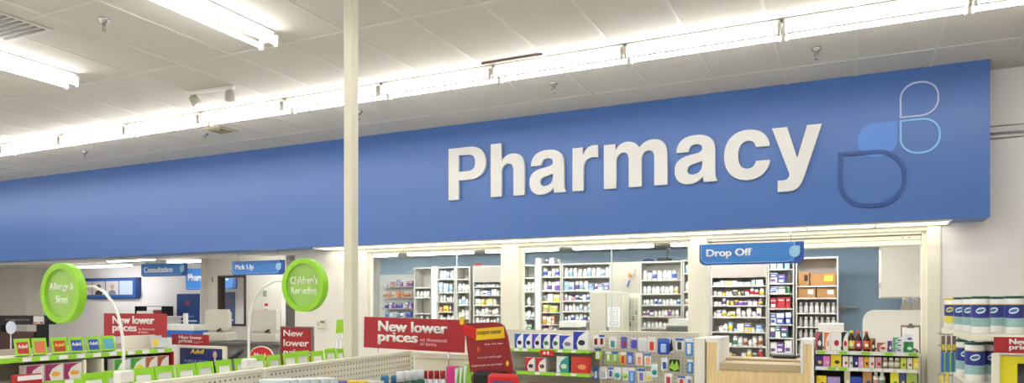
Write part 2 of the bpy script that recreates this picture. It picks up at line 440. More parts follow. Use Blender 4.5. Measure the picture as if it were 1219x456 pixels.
# conduits on the white wall at right
for k, (py, r_) in enumerate(((150,.006),(159,.012),(164.5,.006))):
    z = zat(1190, py, WY)
    o = MB().cyl((0,0,0),(2.6,0,0), r_, 8).build('wall_conduit', M('conduit_paint',(186,182,178),.5), None, (XF+.03 if k else XF+.03, WY-r_-.001, z))
    tag(o, ('topmost','middle thicker','lowest')[k]+' thin grey conduit running along the white wall right of fascia', 'conduit', 'conduits on the right wall')

# =====================================================================  CEILING THINGS
def strip_light(length, label, group):
    t = thing('fluorescent_light', label, 'ceiling light', (0,0,CZ), 0, group)
    L = length/2
    MB().rbox(-L+.01, L-.01, -.058, .058, -.07, -.0045, .012).build('housing', WHITE, t)
    for s in (-1, 1):
        n = 1
        MB().cyl((-L+.03, s*.078, -.105), (L-.03, s*.078, -.105), .018, 12).build('tube', TUBE, t)
        for e in (-1, 1):
            m = MB().rbox(e*(L-.02)-.010, e*(L-.02)+.010, s*.078-.02, s*.078+.02, -.142, -.04, .006)
            m.rbox(e*(L-.02)-.008, e*(L-.02)+.008, min(s*.02,s*.08), max(s*.02,s*.08), -.09, -.05, .004)
            m.build('lampholder', M('lampholder_plastic',(200,196,186),.5), t)
    return t
LR = 5.81
proto = strip_light(1.22, 'x', 'strip lights in the row before the fascia')
vis = []
for k in range(-15, 2):
    xc = -.49+1.22*k+.61
    o = proto if k == -15 else copy_tree(proto)
    o.location = (xc, LR, CZ)
    px_in = -10.6 < xc < 1.2
    if px_in: vis.append(o)
    else: o['label'] = 'white twin tube strip light at the end of the row, outside the photo'
n = len(vis)
for i, o in enumerate(reversed(vis)):
    o['label'] = 'twin tube strip light before the blue fascia, %s from the right of its row' % ORD[i]
proto = strip_light(2.44, 'x', 'strip lights running toward the blue fascia'); used = False
for i in range(-5, 4):
    for j in range(5):
        xc = -4.18+2.42*i; yc = 4.33-1.22-2.44*j-(.0 if j else 0)
        o = copy_tree(proto) if used else proto; used = True
        o.location = (xc, yc, CZ); o.rotation_euler = (0,0,R(90))
        o['label'] = 'long twin tube strip light overhead behind the photographer'
        if j == 0 and i == 0: o['label'] = 'largest strip light, running in from the top edge left of the post'
        if j == 0 and i == -1: o['label'] = 'strip light ending near the left edge below the sprinkler'
# light fittings inside pharmacy and alcove
def inner_light(x, y, rz, label, L=1.22):
    t = thing('fluorescent_light', label, 'ceiling light', (x,y,IZ), rz, 'strip lights inside the pharmacy')
    MB().rbox(-L/2, L/2, -.07, .07, -.04, 0, .008).build('housing', WHITE, t)
    for s in (-1,1): MB().cyl((-L/2+.02,s*.04,-.058),(L/2-.02,s*.04,-.058),.016,10).build('tube', TUBEI, t)
    return t
for i in range(6):
    for j, yy in enumerate((8.7, 10.0)):
        inner_light(-7.5+1.45*i, yy, 0, ('%s strip light just inside the pharmacy windows, counted from the left' % ORD[i]) if j == 0 else 'strip light on the low ceiling deep inside the pharmacy', 1.44 if j == 0 else 1.22)
y_ = 10.2; 
inner_light(xat(120,y_)-.05, y_, 0, 'glowing strip light under the alcove ceiling above the green disc sign', 2.0)
inner_light(xat(300,8.4), 8.35, 0, 'strip light above the Pick Up sign')
inner_light(xat(300,8.6)-3.4, 9.0, 0, 'strip light on the alcove ceiling behind Consultation sign')
inner_light(xat(240,10.0), 9.75, 0, 'strip light on the ceiling beyond the beige pillar')

def sprinkler(px, py, label):
    z = CZ; t_ = (z-H)*FOC/(HY-py+6); Y = t_*diry(px); X = t_*dirx(px)
    t = thing('sprinkler', label, 'sprinkler', (X, Y, CZ), 0, 'sprinklers on the ceiling')
    MB().lathe([(.040,-.001),(.038,-.012),(.022,-.03),(.018,-.035)], 16).build('escutcheon', CHROME, t)
    m = MB().lathe([(.014,-.035),(.014,-.05),(.008,-.056)], 10)
    m.tube([(.012,0,-.05),(.017,0,-.068),(.004,0,-.088)], .0035, 6).tube([(-.012,0,-.05),(-.017,0,-.068),(-.004,0,-.088)], .0035, 6)
    m.build('head', M('grey_brass',(150,145,135),.35,metal=.8), t)
    MB().lathe([(.005,-.086),(.018,-.092),(.018,-.095),(.003,-.096)], 12).build('deflector', CHROME, t)
sprinkler(124, 28, 'chrome sprinkler near the top left, largest of the sprinklers')
sprinkler(659, 105, 'chrome sprinkler above the r of Pharmacy')
sprinkler(972, 63, 'chrome sprinkler above the y of Pharmacy')
sprinkler(244, 165, 'small dark sprinkler below the twin spotlights')
sprinkler(101, 186, 'small sprinkler furthest left, just above the blue fascia')
sprinkler(427.5, 138, 'small sprinkler just right of the cream post')

def ceil_at(px, py, dz=0):
    t_ = (CZ-dz-H)*FOC/(HY-py); return t_*dirx(px), t_*diry(px)
X, Y = ceil_at(253, 105)
t = thing('twin_spotlight', 'white track bar with two grey spotlights on the ceiling', 'spotlight', (X, Y, CZ), R(4))
MB().rbox(-.28, .28, -.02, .02, -.035, -.005, .005).build('track', WHITE, t)
for s, tilt, nm in ((-1, -25, 0), (1, 25, 0)):
    h = MB().tube([(0,0,0),(0,0,-.05)], .008, 8)
    h.build('arm', CREAM, t, (s*.22, 0, -.035))
    m = MB().lathe([(.012,.07),(.035,.06),(.045,.02),(.052,-.03),(.046,-.03),(.04,0),(.01,.01)], 18)
    o = m.build('lamp_head', M('spot_grey',(190,186,176),.4), t, (s*.22, 0, -.11)); o.rotation_euler = (R(30), R(tilt), 0)
    lf = MB().lathe([(.044,-.027),(.03,-.02),(.005,-.018)], 18).build('lamp_face', M('lamp_glass',(150,146,138),.15), o)
X, Y = ceil_at(262, 154)
t = thing('ceiling_diffuser', 'small yellowish square vent below the twin spotlights', 'vent', (X, Y, CZ))
MB().rbox(-.15,.15,-.15,.15,-.014,-.0046,.004).build('plate', M('yellowed_plastic',(200,192,160),.5), t)
sm = MB()
for r_ in (.10, .06, .025): sm.ring([(r_*a,r_*b) for a,b in ((1,1),(-1,1),(-1,-1),(1,-1))],[((r_-.012)*a,(r_-.012)*b) for a,b in ((1,1),(-1,1),(-1,-1),(1,-1))],0,.01)
sm.v = [(x,z,-.016-y) for x,y,z in sm.v]
sm.build('louver', M('louver_grey',(150,145,125),.5), t)
X, Y = ceil_at(4, 24)
t = thing('ceiling_vent', 'dark slatted vent in the ceiling at the top left corner', 'vent', (X-.12, Y, CZ))
MB().rbox(-.28,.28,-.28,.28,-.012,-.0046,.004).build('frame', GRID, t)
m = MB()
for i in range(9): m.box(-.25,.25,-.24+i*.056,-.215+i*.056,-.018,-.0125)
m.build('slat', M('vent_dark',(120,116,110),.5), t)
# dark metal lip above the row light left of the P
X0, Y0 = ceil_at(575, 76); X1, _ = ceil_at(647, 64)
o = MB().box(0, X1-X0, -.01, .01, -.02, -.005).build('ceiling_rail', M('rail_brown',(120,104,92),.5), None, (X0, LR-.13, CZ)); tag(o, 'short brown rail against the ceiling above the strip light row', 'rail')

# =====================================================================  POST
PT = 5.0; PX_, PY_ = PT*dirx(418), PT*diry(418)
post = thing('support_post', 'square cream post running from floor to ceiling', 'post', (PX_, PY_, 0))
MB().rbox(-.037,.037,-.037,.037,.01,CZ-.006,.006).build('shaft', M('post_cream',(216,213,192),.45), post)
MB().rbox(-.06,.06,-.06,.06,0,.012,.003).build('base_plate', CREAM, post)

# =====================================================================  HANGING BLUE SIGNS
def blue_sign(label, txt, px0, px1, pyt, pyb, Y, tw, name='hanging_sign', petal_right=True, top=SZ, trim=True):
    x0, x1 = xat(px0, Y), xat(px1, Y); z1 = zat(px0, pyt, Y); z0 = zat(px0, pyb, Y)
    w, h = x1-x0, z1-z0
    t = thing(name, label, 'sign', (x0, Y, z0), 0, 'blue department signs')
    def pl(ins, y0, y1):
        r = .06; a = []
        X0, X1, Z0, Z1 = ins, w-ins, ins, h-(0 if ins else 0)
        for cx, cz, a0 in ((X0+r, Z0+r, 180), (X1-r, Z0+r, 270)):
            for i in range(9): an = R(a0+90*i/8); a.append((cx+math.cos(an)*r, cz+math.sin(an)*r))
        a += [(X1, Z1), (X0, Z1)]
        return MB().prism(a, y0, y1)
    pl(0, 0, .03).build('back_board', SIGND, t)
    m = pl(.018, -.004, 0); m.v = [(min(x, w-.085) if x > w-.10 else x, y, z) for x,y,z in m.v]
    m.build('face_panel', SIGNB, t)
    rb = MB()
    rb.tube([(.02,-.005,h-.01),(.02,-.005,.08),(.03,-.005,.045),(.07,-.005,.02),(w-.16,-.005,.02),(w-.11,-.005,.035),(w-.085,-.005,.07),(w-.085,-.005,h)], .0035, 6)
    rb.build('pinstripe', M('sign_light_line',(150,200,240),.4), t)
    if petal_right: MB().prism(leaf(w-.085, h*.55, .10, h*.52, 'tr'), -.009, -.004).build('petal', M('sign_petal',(150,200,230),.4), t)
    text(t, txt, .075, -.004, h*.30, tw*w, h*.46, M('sign_text_white',(240,240,240),.5), .0012, .035)
    for s in (.12, w-.12): MB().cyl((s,.015,h),(s,.015,top-z0), .003, 6).build('hanger_wire', CHROME, t)
    return t
blue_sign('blue Drop Off sign hanging over the wooden counter', 'Drop Off', 832.5, 957, 291.5, 316, 7.6, .44)
blue_sign('blue Pick Up sign hanging left of the green disc', 'Pick Up', 276, 337.5, 311.5, 328, 7.75, .36)
blue_sign('blue Consultation sign hanging in the alcove', 'Consultation', 168, 221.5, 314.5, 329.5, 8.1, .64, top=IZ)
blue_sign('deep blue Pharmacy Care sign beyond the pillar, seen partly through the door window', 'Pharmacy Care', 221, 281, 320, 345, 10.4, .8, petal_right=False, top=IZ)

# =====================================================================  ROUND GREEN SIGNS
def round_sign(label, l1, l2, c, rad, arm, base):
    t = thing('round_sign', label, 'sign', c, 0, 'round green category signs')
    d = .032
    MB().ring(circ(0,0,rad,rad,64), circ(0,0,rad*.80,rad*.80,64), -d/2, d/2).build('rim', LIME, t)
    MB().prism(circ(0,0,rad*.81,rad*.81,64), -.006, .006).build('face', LIMEF, t)
    tm = M('pale_letters',(236,242,226),.5)
    text(t, l1, -rad*.66, -.006, .005, rad*1.30, rad*.30, tm, .001, .012)
    text(t, l2, -rad*(.62 if len(l2) > 6 else .30), -.006, -.005-rad*.30, rad*(1.22 if len(l2) > 6 else .62), rad*.28, tm, .001, .012)
    a = MB().tube([(p[0]-c[0],p[1]-c[1],p[2]-c[2]) for p in arm], .0055, 10); a.build('arm', WHITE, t)
    b = base; bx = MB().rbox(b[0]-c[0]-.018,b[0]-c[0]+.022,b[1]-c[1]-.03,b[1]-c[1]+.03,b[2]-c[2],b[2]-c[2]+.045,.004)
    bx.build('clip_base', WHITE, t)
    return t
# gondola B: runs away from the camera, slightly turned
GT = H-.289
def bpt(px, Xoff=0):        # point of the gondola B top line seen at px
    A = Vector((-2.434, 1.848)); B = Vector((-2.599, 3.93)); A += Vector((Xoff,0)); B += Vector((Xoff,0))
    r = dirx(px)/diry(px)
    # A.x + s*dx = r*(A.y+s*dy)
    d = B-A; s = (r*A.y-A.x)/(d.x-r*d.y)
    return A+d*s
def arc(p_px, Y):
    return [(xat(a, Y), Y, zat(a, b, Y)) for a, b in p_px]
b1 = bpt(151)
Y1 = b1.y+.02
arm = arc([(147,452),(147.5,436),(147,418),(145.5,398),(141,376),(134,360),(124,347),(112,341),(101,342)], Y1)
disc1 = (xat(75.5, Y1-.025), Y1-.025, zat(75.5, 349, Y1-.025)); 
round_sign('round lime green Allergy & Sinus sign on a curved white arm', 'Allergy &', 'Sinus', disc1, .118, arm, (arm[0][0], Y1, GT+.001))
b2 = bpt(298)
Y2 = b2.y+.02
arm = arc([(296,440),(296,420),(296,395),(298,372),(304,354),(313,342),(326,335),(345,334),(360,336)], Y2)
disc2 = (xat(363, Y2-.03), Y2-.03, zat(363, 339.5, Y2-.03))
round_sign("round lime green Children's Remedies sign beside the cream post", "Children's", 'Remedies', disc2, .116, arm, (arm[0][0], Y2, GT+.001))

# =====================================================================  GONDOLA B
bang = math.atan2(3.93-1.848, -2.599+2.434)      # direction of the run
brz = bang-0                                      # local +x runs along the gondola, local -y faces +X side
gb = thing('shelf_gondola', 'cream pegboard gondola running from the lower edge toward the pharmacy', 'shelving', (-2.434, 1.848, 0), brz)
LB = (Vector((-2.599,3.93))-Vector((-2.434,1.848))).length
XS = -1.6                                          # it also runs on toward the camera side
jx = (bpt(313)-Vector((-2.434,1.848))).length
def peg(x0, x1, nm):
    m = MB().box(x0, x1, -.006, .006, .12, GT-.02); m.build('pegboard_panel', PEG, gb)
    MB().rbox(x0, x1, -.012, .012, GT-.022, GT, .004).build('top_rail', CREAM, gb)
peg(XS, jx-.015, 0); peg(jx+.015, LB-.03, 1)
for ux in (jx, LB-.012, XS):
    m = MB().rbox(ux-.014, ux+.014, -.02, .02, 0, GT-.004, .003)
    for i in range(14): m.box(ux-.004, ux+.004, -.0205, -.0195, GT-.06-i*.03, GT-.045-i*.03, 1)
    m.build('upright', [CREAM, GREYPEG], gb)
for zz, d in ((GT-.36, .33), (GT-.75, .38)):
    MB().rbox(XS, LB-.27, -d, -.012, zz-.03, zz, .003).build('shelf', CREAM, gb)
    MB().box(XS, LB-.27, -d-.004, -d, zz-.035, zz+.002).build('price_rail', LIME, gb)
for zz, d in ((GT-.13, .28), (GT-.5, .34)):
    MB().rbox(XS, LB-.03, .012, d, zz-.03, zz, .003).build('shelf', CREAM, gb)
    MB().box(XS, LB-.03, d, d+.004, zz-.035, zz+.002).build('price_rail', LIME, gb)
MB().rbox(XS, LB, -.40, .34, 0, .12, .004).build('base_deck', CREAM, gb)
bdir = Vector((math.cos(brz), math.sin(brz))); bnor = Vector((math.sin(brz), -math.cos(brz)))   # toward +X
def on_b(s, off, z):        # s along, off toward +X
    p = Vector((-2.434,1.848))+bdir*s+bnor*off; return (p.x, p.y, z)
def sb_at(px, off):         # distance along the run of the line at offset off, seen at px
    A = Vector((-2.434,1.848))+bnor*off; r = dirx(px)/diry(px)
    return (r*A.y-A.x)/(bdir.x-r*bdir.y)

# =====================================================================  CARD HOLDERS (green framed)
papers = [PAPER, M('card_grey',(214,216,214),.6)]
def card_holder(label, loc, rz, w, h, pic, group, tilt=-12, txt=None, tcol=None):
    t = thing('card_holder', label, 'card holder', loc, rz, group)
    t.rotation_euler = (R(tilt), 0, rz)
    tb = .028 if pic in papers else h*.2
    o = [( -w/2,0),(w/2,0),(w/2,h),(-w/2,h)]; b = .13*w
    i = [( -w/2+b,b*.9),(w/2-b,b*.9),(w/2-b,h-tb),(-w/2+b,h-tb)]
    MB().ring(o, i, -.004, .004).build('frame', LIME, t)
    MB().prism([(x*1.02, z) for x, z in i], -.001, .0035).build('card', pic, t)
    if txt:
        text(t, txt, -w/2+b*1.5, -.001, h*.42, w-3*b, h*.22, tcol, .002, .03)
    MB().box(-w/2, w/2, .0045, .045, 0, .004).build('foot', M('clear_foot',(214,224,196),.3), t)
    return t
tags = [(101,129,447),(128,158,443.5),(161,187,441),(187.5,211,438.5),(213.5,236,436),(237,257.5,433.5),(260.5,279,431),(283,299,429),(301.5,319,425.5),(321,337,425),(340.5,356,422.5),(355.5,371,420),(373.5,388,420),(390,402.5,417),(404,412,417)]
order = ['leftmost','second','third','fourth','fifth','sixth','seventh','eighth','ninth','tenth','eleventh','twelfth','thirteenth','fourteenth','fifteenth']
for k, (a, b, py) in enumerate(tags):
    off = -.17
    s0, s1 = sb_at(a, off), sb_at(b, off); s = (s0+s1)/2; w = (s1-s0)*.96
    p = on_b(s, off, 0); t_ = Vector((p[0],p[1])).length
    dpt = p[1]*CS - p[0]*SN
    zt = H-(py-HY)/FOC*dpt
    zb = GT-.13; h = zt-zb-.0
    lab = ('leftmost green framed price card behind the pegboard gondola top' if k == 0 else
           'rightmost green framed price card, next to the cream post' if k == len(tags)-1 else
           '%s green framed price card from the left, behind the pegboard gondola top' % order[k])
    card_holder(lab, (p[0], p[1], zb+.009), brz, w, h/math.cos(R(10)), papers[k%2], 'green framed price cards on pegboard gondola', tilt=-8)

# =====================================================================  GENERIC SMALL PRODUCTS
MESHES = {}
def bottle_mesh(r, h, body, cap, label, neck=.5):
    key = ('b', round(r,3), round(h,3), body, cap, label)
    if key in MESHES: return MESHES[key]
    m = MB(); hc = h*.16; hb = h-hc
    m.lathe([(r*.92,0),(r,h*.04),(r,hb*.88),(r*(.75 if neck>.4 else .5),hb)], 12)
    m.lathe([(r*1.03,hb*.18),(r*1.03,hb*.72)], 12, mi=2)
    m.lathe([(r*.8,hb),(r*.8,h*.98),(r*.72,h)], 12, mi=1)
    MESHES[key] = m.mesh('pill_bottle', [C(body), C(cap), C(label)]); return MESHES[key]
def carton_mesh(w, d, h, body, stripe, acc):
    key = ('c', round(w,3), round(d,3), round(h,3), body, stripe, acc)
    if key in MESHES: return MESHES[key]
    m = MB().rbox(-w/2,w/2,-d/2,d/2,0,h,.0015)
    m.box(-w*.49,w*.49,-d/2-.0008,-d/2+.001,h*.55,h*.93,1)
    m.box(-w*.40,w*.25,-d/2-.0008,-d/2+.001,h*.12,h*.40,2)
    m.box(-w*.38,w*.30,-d/2-.0014,-d/2-.0004,h*.68,h*.80,3)
    MESHES[key] = m.mesh('medicine_carton', [C(body), C(stripe), C(acc), C((240,240,236))]); return MESHES[key]
def jar_mesh(r, h, body, cap):
    key = ('j', round(r,3), round(h,3), body, cap)
    if key in MESHES: return MESHES[key]
    m = MB().lathe([(r*.95,0),(r,h*.05),(r,h*.7)], 12); m.lathe([(r*1.06,h*.7),(r*1.06,h*.97),(r,h)], 12, mi=1)
    MESHES[key] = m.mesh('medicine_jar', [C(body), C(cap)]); return MESHES[key]
W_ = (232,232,228)
CN = {(232,232,228):'white',(60,90,180):'blue',(190,50,60):'red',(226,200,60):'yellow',(224,130,60):'orange',(60,140,90):'green',(120,80,160):'purple',(150,190,210):'pale blue',(170,96,60):'amber',(90,90,92):'dark grey',(222,222,214):'off-white',(190,180,160):'beige',(230,160,170):'pink',(20,120,130):'teal',(150,200,60):'lime'}
BL,RD,YE,OR,GR,PU,PB,AM,DG,OW,BE,PK,TE,LM = (60,90,180),(190,50,60),(226,200,60),(224,130,60),(60,140,90),(120,80,160),(150,190,210),(170,96,60),(90,90,92),(222,222,214),(190,180,160),(230,160,170),(20,120,130),(150,200,60)

def place(me, name, label, cat, group, loc, rz=0):
    o = link(me, name, None, loc, rz); return tag(o, label, cat, group)

def stock_shelf(x0, x1, yf, z, hmax, where, pal, kinds='bbbc', group=None, n=None, hh=(.55,.9), rz=0, fill=1.0):
    """line up small stock on one shelf; each piece an object with its own label"""
    x = x0+.012; items = []
    while x < x1-.02:
        k = random.choice(kinds); c1 = random.choice(pal); c2 = random.choice(pal)
        h = hmax*random.uniform(*hh)
        if k == 'b':
            h = min(h, .14); r = min(.032, h*random.uniform(.24,.32)); w = 2*r
            cap = random.choice([W_,W_,OW,c1]); body = random.choice([W_,W_,W_,OW,c1])
            lab = c2; me = bottle_mesh(round(r,3), round(h,2), body, cap, lab); nm = 'pill_bottle'; cat = 'bottle'
            look = '%s bottle' % CN[body] if lab == body else '%s bottle, %s band' % (CN[body], CN[lab])
        elif k == 'j':
            r = random.choice([.022,.03]); h = min(h, r*2.6); w = 2*r; me = jar_mesh(r, round(h,2), c1, random.choice([W_,c2])); nm = 'medicine_jar'; cat = 'jar'; look = 'squat %s jar' % CN[c1]
        else:
            w = random.uniform(.05,.10); h = min(h,.17); w = round(w,2); me = carton_mesh(w, .06, round(h,2), c1, c2, random.choice(pal)); nm = 'medicine_carton'; cat = 'carton'
            look = '%s carton' % CN[c1] if c1 == c2 else '%s carton, %s band' % (CN[c1], CN[c2])
        if x+w > x1-.008: break
        if random.random() < fill:
            items.append((me, nm, cat, look, x+w/2))
        x += w+random.uniform(.004,.016)
    for i, (me, nm, cat, look, xc) in enumerate(items):
        last = i == len(items)-1
        pos = 'leftmost' if i == 0 else 'rightmost' if last else (ORD[i]+' from left')
        place(me, nm, '%s, %s, %s' % (look, pos, where), cat, group or 'pharmacy shelf stock', (xc, yf+.05+random.uniform(0,.015), z+.0005), rz+random.uniform(-.1,.1))
    return len(items)

# =====================================================================  PHARMACY BAYS
BY = 10.5; BTOP = H+.66
def bay(label, px0, px1, rows, floor_z=.1, Y=BY, top=BTOP, back=GREYB, sidemat=GREYM, header=None, depth=.30, pxc=None, tilt=0):
    x0, x1 = xat(px0, Y), xat(px1, Y)
    t = thing('pharmacy_shelf_bay', label, 'shelving', (0,0,0), 0, 'pharmacy shelf bays')
    MB().box(x0, x0+.02, Y, Y+depth, .0, top).build('side_panel', sidemat, t)
    MB().box(x1-.02, x1, Y, Y+depth, .0, top).build('side_panel', sidemat, t)
    MB().box(x0+.02, x1-.02, Y+depth-.012, Y+depth, .0, top).build('back_panel', back, t)
    MB().box(x0+.02, x1-.02, Y, Y+depth-.012, top-.025, top-.001).build('top_panel', sidemat, t)
    if header: MB().box(x0+.02, x1-.02, Y-.004, Y+.01, zat((px0+px1)/2, header, Y), top-.026).build('header_panel', M('bay_header',(172,164,154),.5), t)
    zs = []
    for py in rows:
        z = zat((px0+px1)/2, py, Y); zs.append(z)
        MB().box(x0+.02, x1-.02, Y+.002, Y+depth-.012, z-.018, z).build('shelf', M('pale_shelf_metal',(216,213,204),.45), t)
    MB().box(x0+.02, x1-.02, Y+.002, Y+depth-.012, .08, .1).build('shelf', sidemat, t)
    return x0+.02, x1-.02, zs
def fill_bay(where, px0, px1, rows, pals, kinds, label, Y=BY, top=BTOP, hmax=None, fill=1.0, hh=(.5,.85), upto=None, **kw):
    x0, x1, zs = bay(label, px0, px1, rows, Y=Y, top=top, **kw)
    if upto: x1 = xat(upto, Y)
    prev = top if not kw.get('header') else zat((px0+px1)/2, kw['header'], Y)
    for i, z in enumerate(zs):
        p = pals[i % len(pals)]
        if p: stock_shelf(x0, x1, Y, z, prev-z-.02, '%s shelf, %s' % (ORD[i], where), p, kinds[i % len(kinds)], fill=fill, hh=hh)
        prev = z
WW = [W_,W_,W_,OW,PB]; WB = [W_,W_,OW,BL,PB]; MX = [W_,W_,OW,BL,RD,YE,GR,PU]
# window 1
fill_bay('bay left of first white upright', 492.5, 514, [342,354,373,385], [None,[OW],WW,WW], ['b','b','b','b'], 'narrow grey shelf bay left of white upright, seen through first window', fill=.7)
struct('trim_7', MB().box(xat(514.2,BY-.03), xat(519.5,BY-.03), BY-.04, BY+.3, 0, BTOP+.01), WHITE)
fill_bay('bay right of first white upright', 520, 541.5, [332,348,359,371,385], [WB,[W_,OW,PB],WW,[PU,YE,OW,GR,AM],WW], ['b','bc','b','cb','b'], 'shelf bay with mixed stock right of the white upright')
fill_bay('third bay in first window', 542, 559.5, [332,347.5,363,379], [None,WW,WW,WW], ['b','b','b','b'], 'cream shelf bay with empty top compartment, first window', back=M('cream_back',(210,204,188),.5))
fill_bay('headed bay by first mullion', 563, 597, [341,351,363,375,386], [WW,WB,[W_,YE,LM,OW],[AM,W_,OW],WW], ['j','bc','cb','b','b'], 'shelf bay under a cream header board beside the first mullion', header=336)
# wall shelves with orange packs
YW1 = YP-.22
o = MB().box(xat(452,YP-.03), xat(492,YP-.03), YP-.03, YP-.002, 0, zat(470,327,YP)).build('slat_wall', WHITE); tag(o, 'white backing board carrying shelves of orange packs, first window', 'board')
t = thing('wall_shelf_set', 'grey wall shelves on white board with orange packs, first window', 'shelving', (0,0,0))
prevz = zat(470,327,YP)
for i, (py, p, kd) in enumerate([(341,[PU,OW,OR],'c'),(354,[OR,OR,BE],'bc'),(367,[PU,W_,BL],'bc'),(378,[W_,PB,BL],'c'),(385,[BL,PB,W_],'c')]):
    z = zat(470, py, YW1); a, b = xat(453.5,YW1), xat(491,YW1)
    MB().box(a, b, YW1, YP-.03, z-.015, z).build('shelf', GREYM, t)
    stock_shelf(a, b, YW1, z, min(.14, prevz-z-.02), '%s wall shelf beyond first window' % ORD[i], p, kd, fill=.95 if i < 4 else 1)
    prevz = z
# window 2
fill_bay('narrow bay by first mullion', 619, 637.5, [330.5,347,364,379,393], [None,[OW],WW,WW,[OW,PB,GR]], ['b','b','b','b','bc'], 'narrow grey shelf bay just right of the first mullion', fill=.85)
struct('trim_8', MB().box(xat(638,BY-.03), xat(643,BY-.03), BY-.04, BY+.3, 0, zat(640,307.5,BY)), WHITE)
fill_bay('colourful bay in second window', 643.3, 668, [329,346,359,371.5,386,397], [WB,[W_,PU,OW],[BL,W_,YE],[PK,YE,LM,W_],[YE,W_,OR],[PK,W_]], ['bj','bc','c','c','c','c'], 'shelf bay with bright yellow and orange cartons, second window')
fill_bay('bay left of white cabinet', 668.6, 727, [329.5,345.5,358,370.5,382.5], [WW,[W_,PB,PU],[W_,GR,BL,PK,OW],WW,WB], ['b','bc','bj','b','b'], 'wide shelf bay partly behind the white double door cabinet')
fill_bay('tidy bay in second window', 762, 812, [333,349.5,363,376.5,390.5], [[W_,W_,W_,BL],[W_,W_,PB,YE],[W_,W_,OW,BL],[W_,OW,W_,PU,AM],[W_,OW]], ['b','b','b','b','b'], 'tidy shelf bay of white bottles left of the second mullion', hh=(.5,.62))
fill_bay('sliver bay by second mullion', 812.6, 830, [325,347,362.5,379], [WW,WW,[RD,W_,OW],WW], ['b','b','c','b'], 'narrow shelf bay cut by the second mullion', top=zat(818,309,BY))
# cream board with tool between bays
o = MB().box(xat(727.5,BY), xat(761.5,BY), BY+.02, BY+.05, 0, BTOP).build('board', M('cream_board',(184,177,160),.5)); tag(o, 'plain cream board between two shelf bays in the second window', 'board')
x_, z_ = xat(751,BY), zat(751,330,BY)
t = thing('hanging_brush', 'small blue and tan brush hanging on the cream board', 'brush', (x_, BY-.014, z_), 0)
m = MB().tube([(-.04,0,-.12),(-.01,0,-.03),(.05,0,.05),(.07,0,.12)], .006, 6); m.build('handle', C(BE), t)
MB().tube([(-.05,0,-.14),(-.02,0,-.05)], .014, 8).build('blue_grip', C(BL), t)
MB().tube([(-.03,0,.05),(0,0,.01)], .025, 8).build('bristles', C(OR), t)
# white double door cabinet
YC = 9.8; c0, c1 = xat(701.5,YC), xat(740.5,YC); cz = zat(720,347,YC)
t = thing('storage_cabinet', 'white double door cabinet in the second window', 'cabinet', (0,0,0))
MB().box(c0, c1, YC+.02, YC+.35, 0, cz).build('body', CREAM, t)
mid = xat(722, YC)
for a, b in ((c0+.01, mid-.005), (mid+.005, c1-.01)):
    d = MB().rbox(a, b, YC, YC+.019, .08, cz-.015, .004).build('door', M('cabinet_door',(200,194,180),.45), t)
MB().box(mid+.015, mid+.03, YC-.02, YC, H-.4, H-.3).build('handle', CHROME, t)
o = MB().box(xat(723.5,YC), xat(738,YC), YC-.003, YC-.001, zat(730,389,YC), zat(730,366,YC)).build('notice_sheet', PAPER); tag(o, 'white printed sheet on the right door of the white cabinet', 'paper')
m = MB()
for i in range(9):
    for j in range(3):
        m.box(.03+j*.07,.085+j*.07,-.0012,-.0002,.02+i*.028,.03+i*.028)
w = xat(738,YC)-xat(723.5,YC)
m.v = [(x*w/.26,y,z) for x,y,z in m.v]
q = m.build('printed_line', C((150,150,152)), o, (xat(723.5,YC), YC-.003, zat(730,389,YC)))
t = thing('hook_rack', 'cream board with rows of hanging wire clips right of the white cabinet', 'rack', (0,0,0))
r0, r1 = xat(741.5,YC+.4)+.03, xat(762,YC+.4); YR = YC+.4
MB().box(r0, r1, YR, YR+.03, 0, cz-.02).build('board', CREAM, t)
for i in range(4):
    for j in range(6):
        xx = r0+.045+i*(r1-r0-.09)/3; zz = cz-.10-j*.085
        MB().tube([(xx,YR,zz),(xx,YR-.05,zz),(xx,YR-.055,zz-.02),(xx+.016,YR-.05,zz-.045),(xx,YR-.045,zz-.062),(xx-.016,YR-.05,zz-.045),(xx,YR-.05,zz-.02)], .0055, 6).build('clip', [DARKM if (i+j)%5 == 0 else GREYM], t)
# behind the drop off counter
fill_bay('slim left bay behind Drop Off', 833, 845.5, [338,355,370,385,400], [MX,MX,MX,MX,MX], ['bc','bc','b','bc','b'], 'slim side bay at the left of the Drop Off opening', top=zat(840,320,BY))
fill_bay('wide bay behind Drop Off', 846, 913.5, [340,352,363.5,377.5,395,412,427], [[W_,OW,PB,YE],[YE,W_,RD,DG,OW],[W_,OW,YE,PU],[PU,W_,YE,OW,GR],[W_,PB,OW,BL,YE],[W_,AM,GR,OW],[W_,DG,YE,RD,OW]], ['c','bj','bjj','bcb','bjc','bbj','bj'], 'wide shelf bay with pale header board behind the Drop Off counter', header=330.5, hh=(.45,.92), fill=.9, back=M('grey_back_drop',(204,200,194),.6))
fill_bay('carton bay behind Drop Off', 914, 945.5, [320,337,349,367,386,402,420], [[W_,PB],[W_,W_,W_,BL,PU],[W_,W_,BL,GR],[RD,W_,RD],[W_,W_,W_,BL],[W_,W_,W_,PU,TE],[W_,W_,W_,PU]], ['c','c','bc','c','bc','c','c'], 'shelf bay full of cartons under the Drop Off sign', top=BTOP, hh=(.7,.92), back=M('grey_back_drop',(204,200,194),.6))
x0, x1, zs = bay('grey shelf bay with brown boxes and glass jars, Drop Off opening', 947, 998, [340,354.5,372.5,389,404,422], back=M('taupe_back',(176,168,158),.6))
for i, (a, b, za, zb, lb) in enumerate([(949.5,971,0,0,'left brown cardboard box on the top shelf right of Drop Off sign'),(972,996,0,0,'right brown cardboard box with yellow sticker, right of Drop Off sign')]):
    xa, xb = xat(a,BY), xat(b,BY); z = zat(972,340-3,BY)
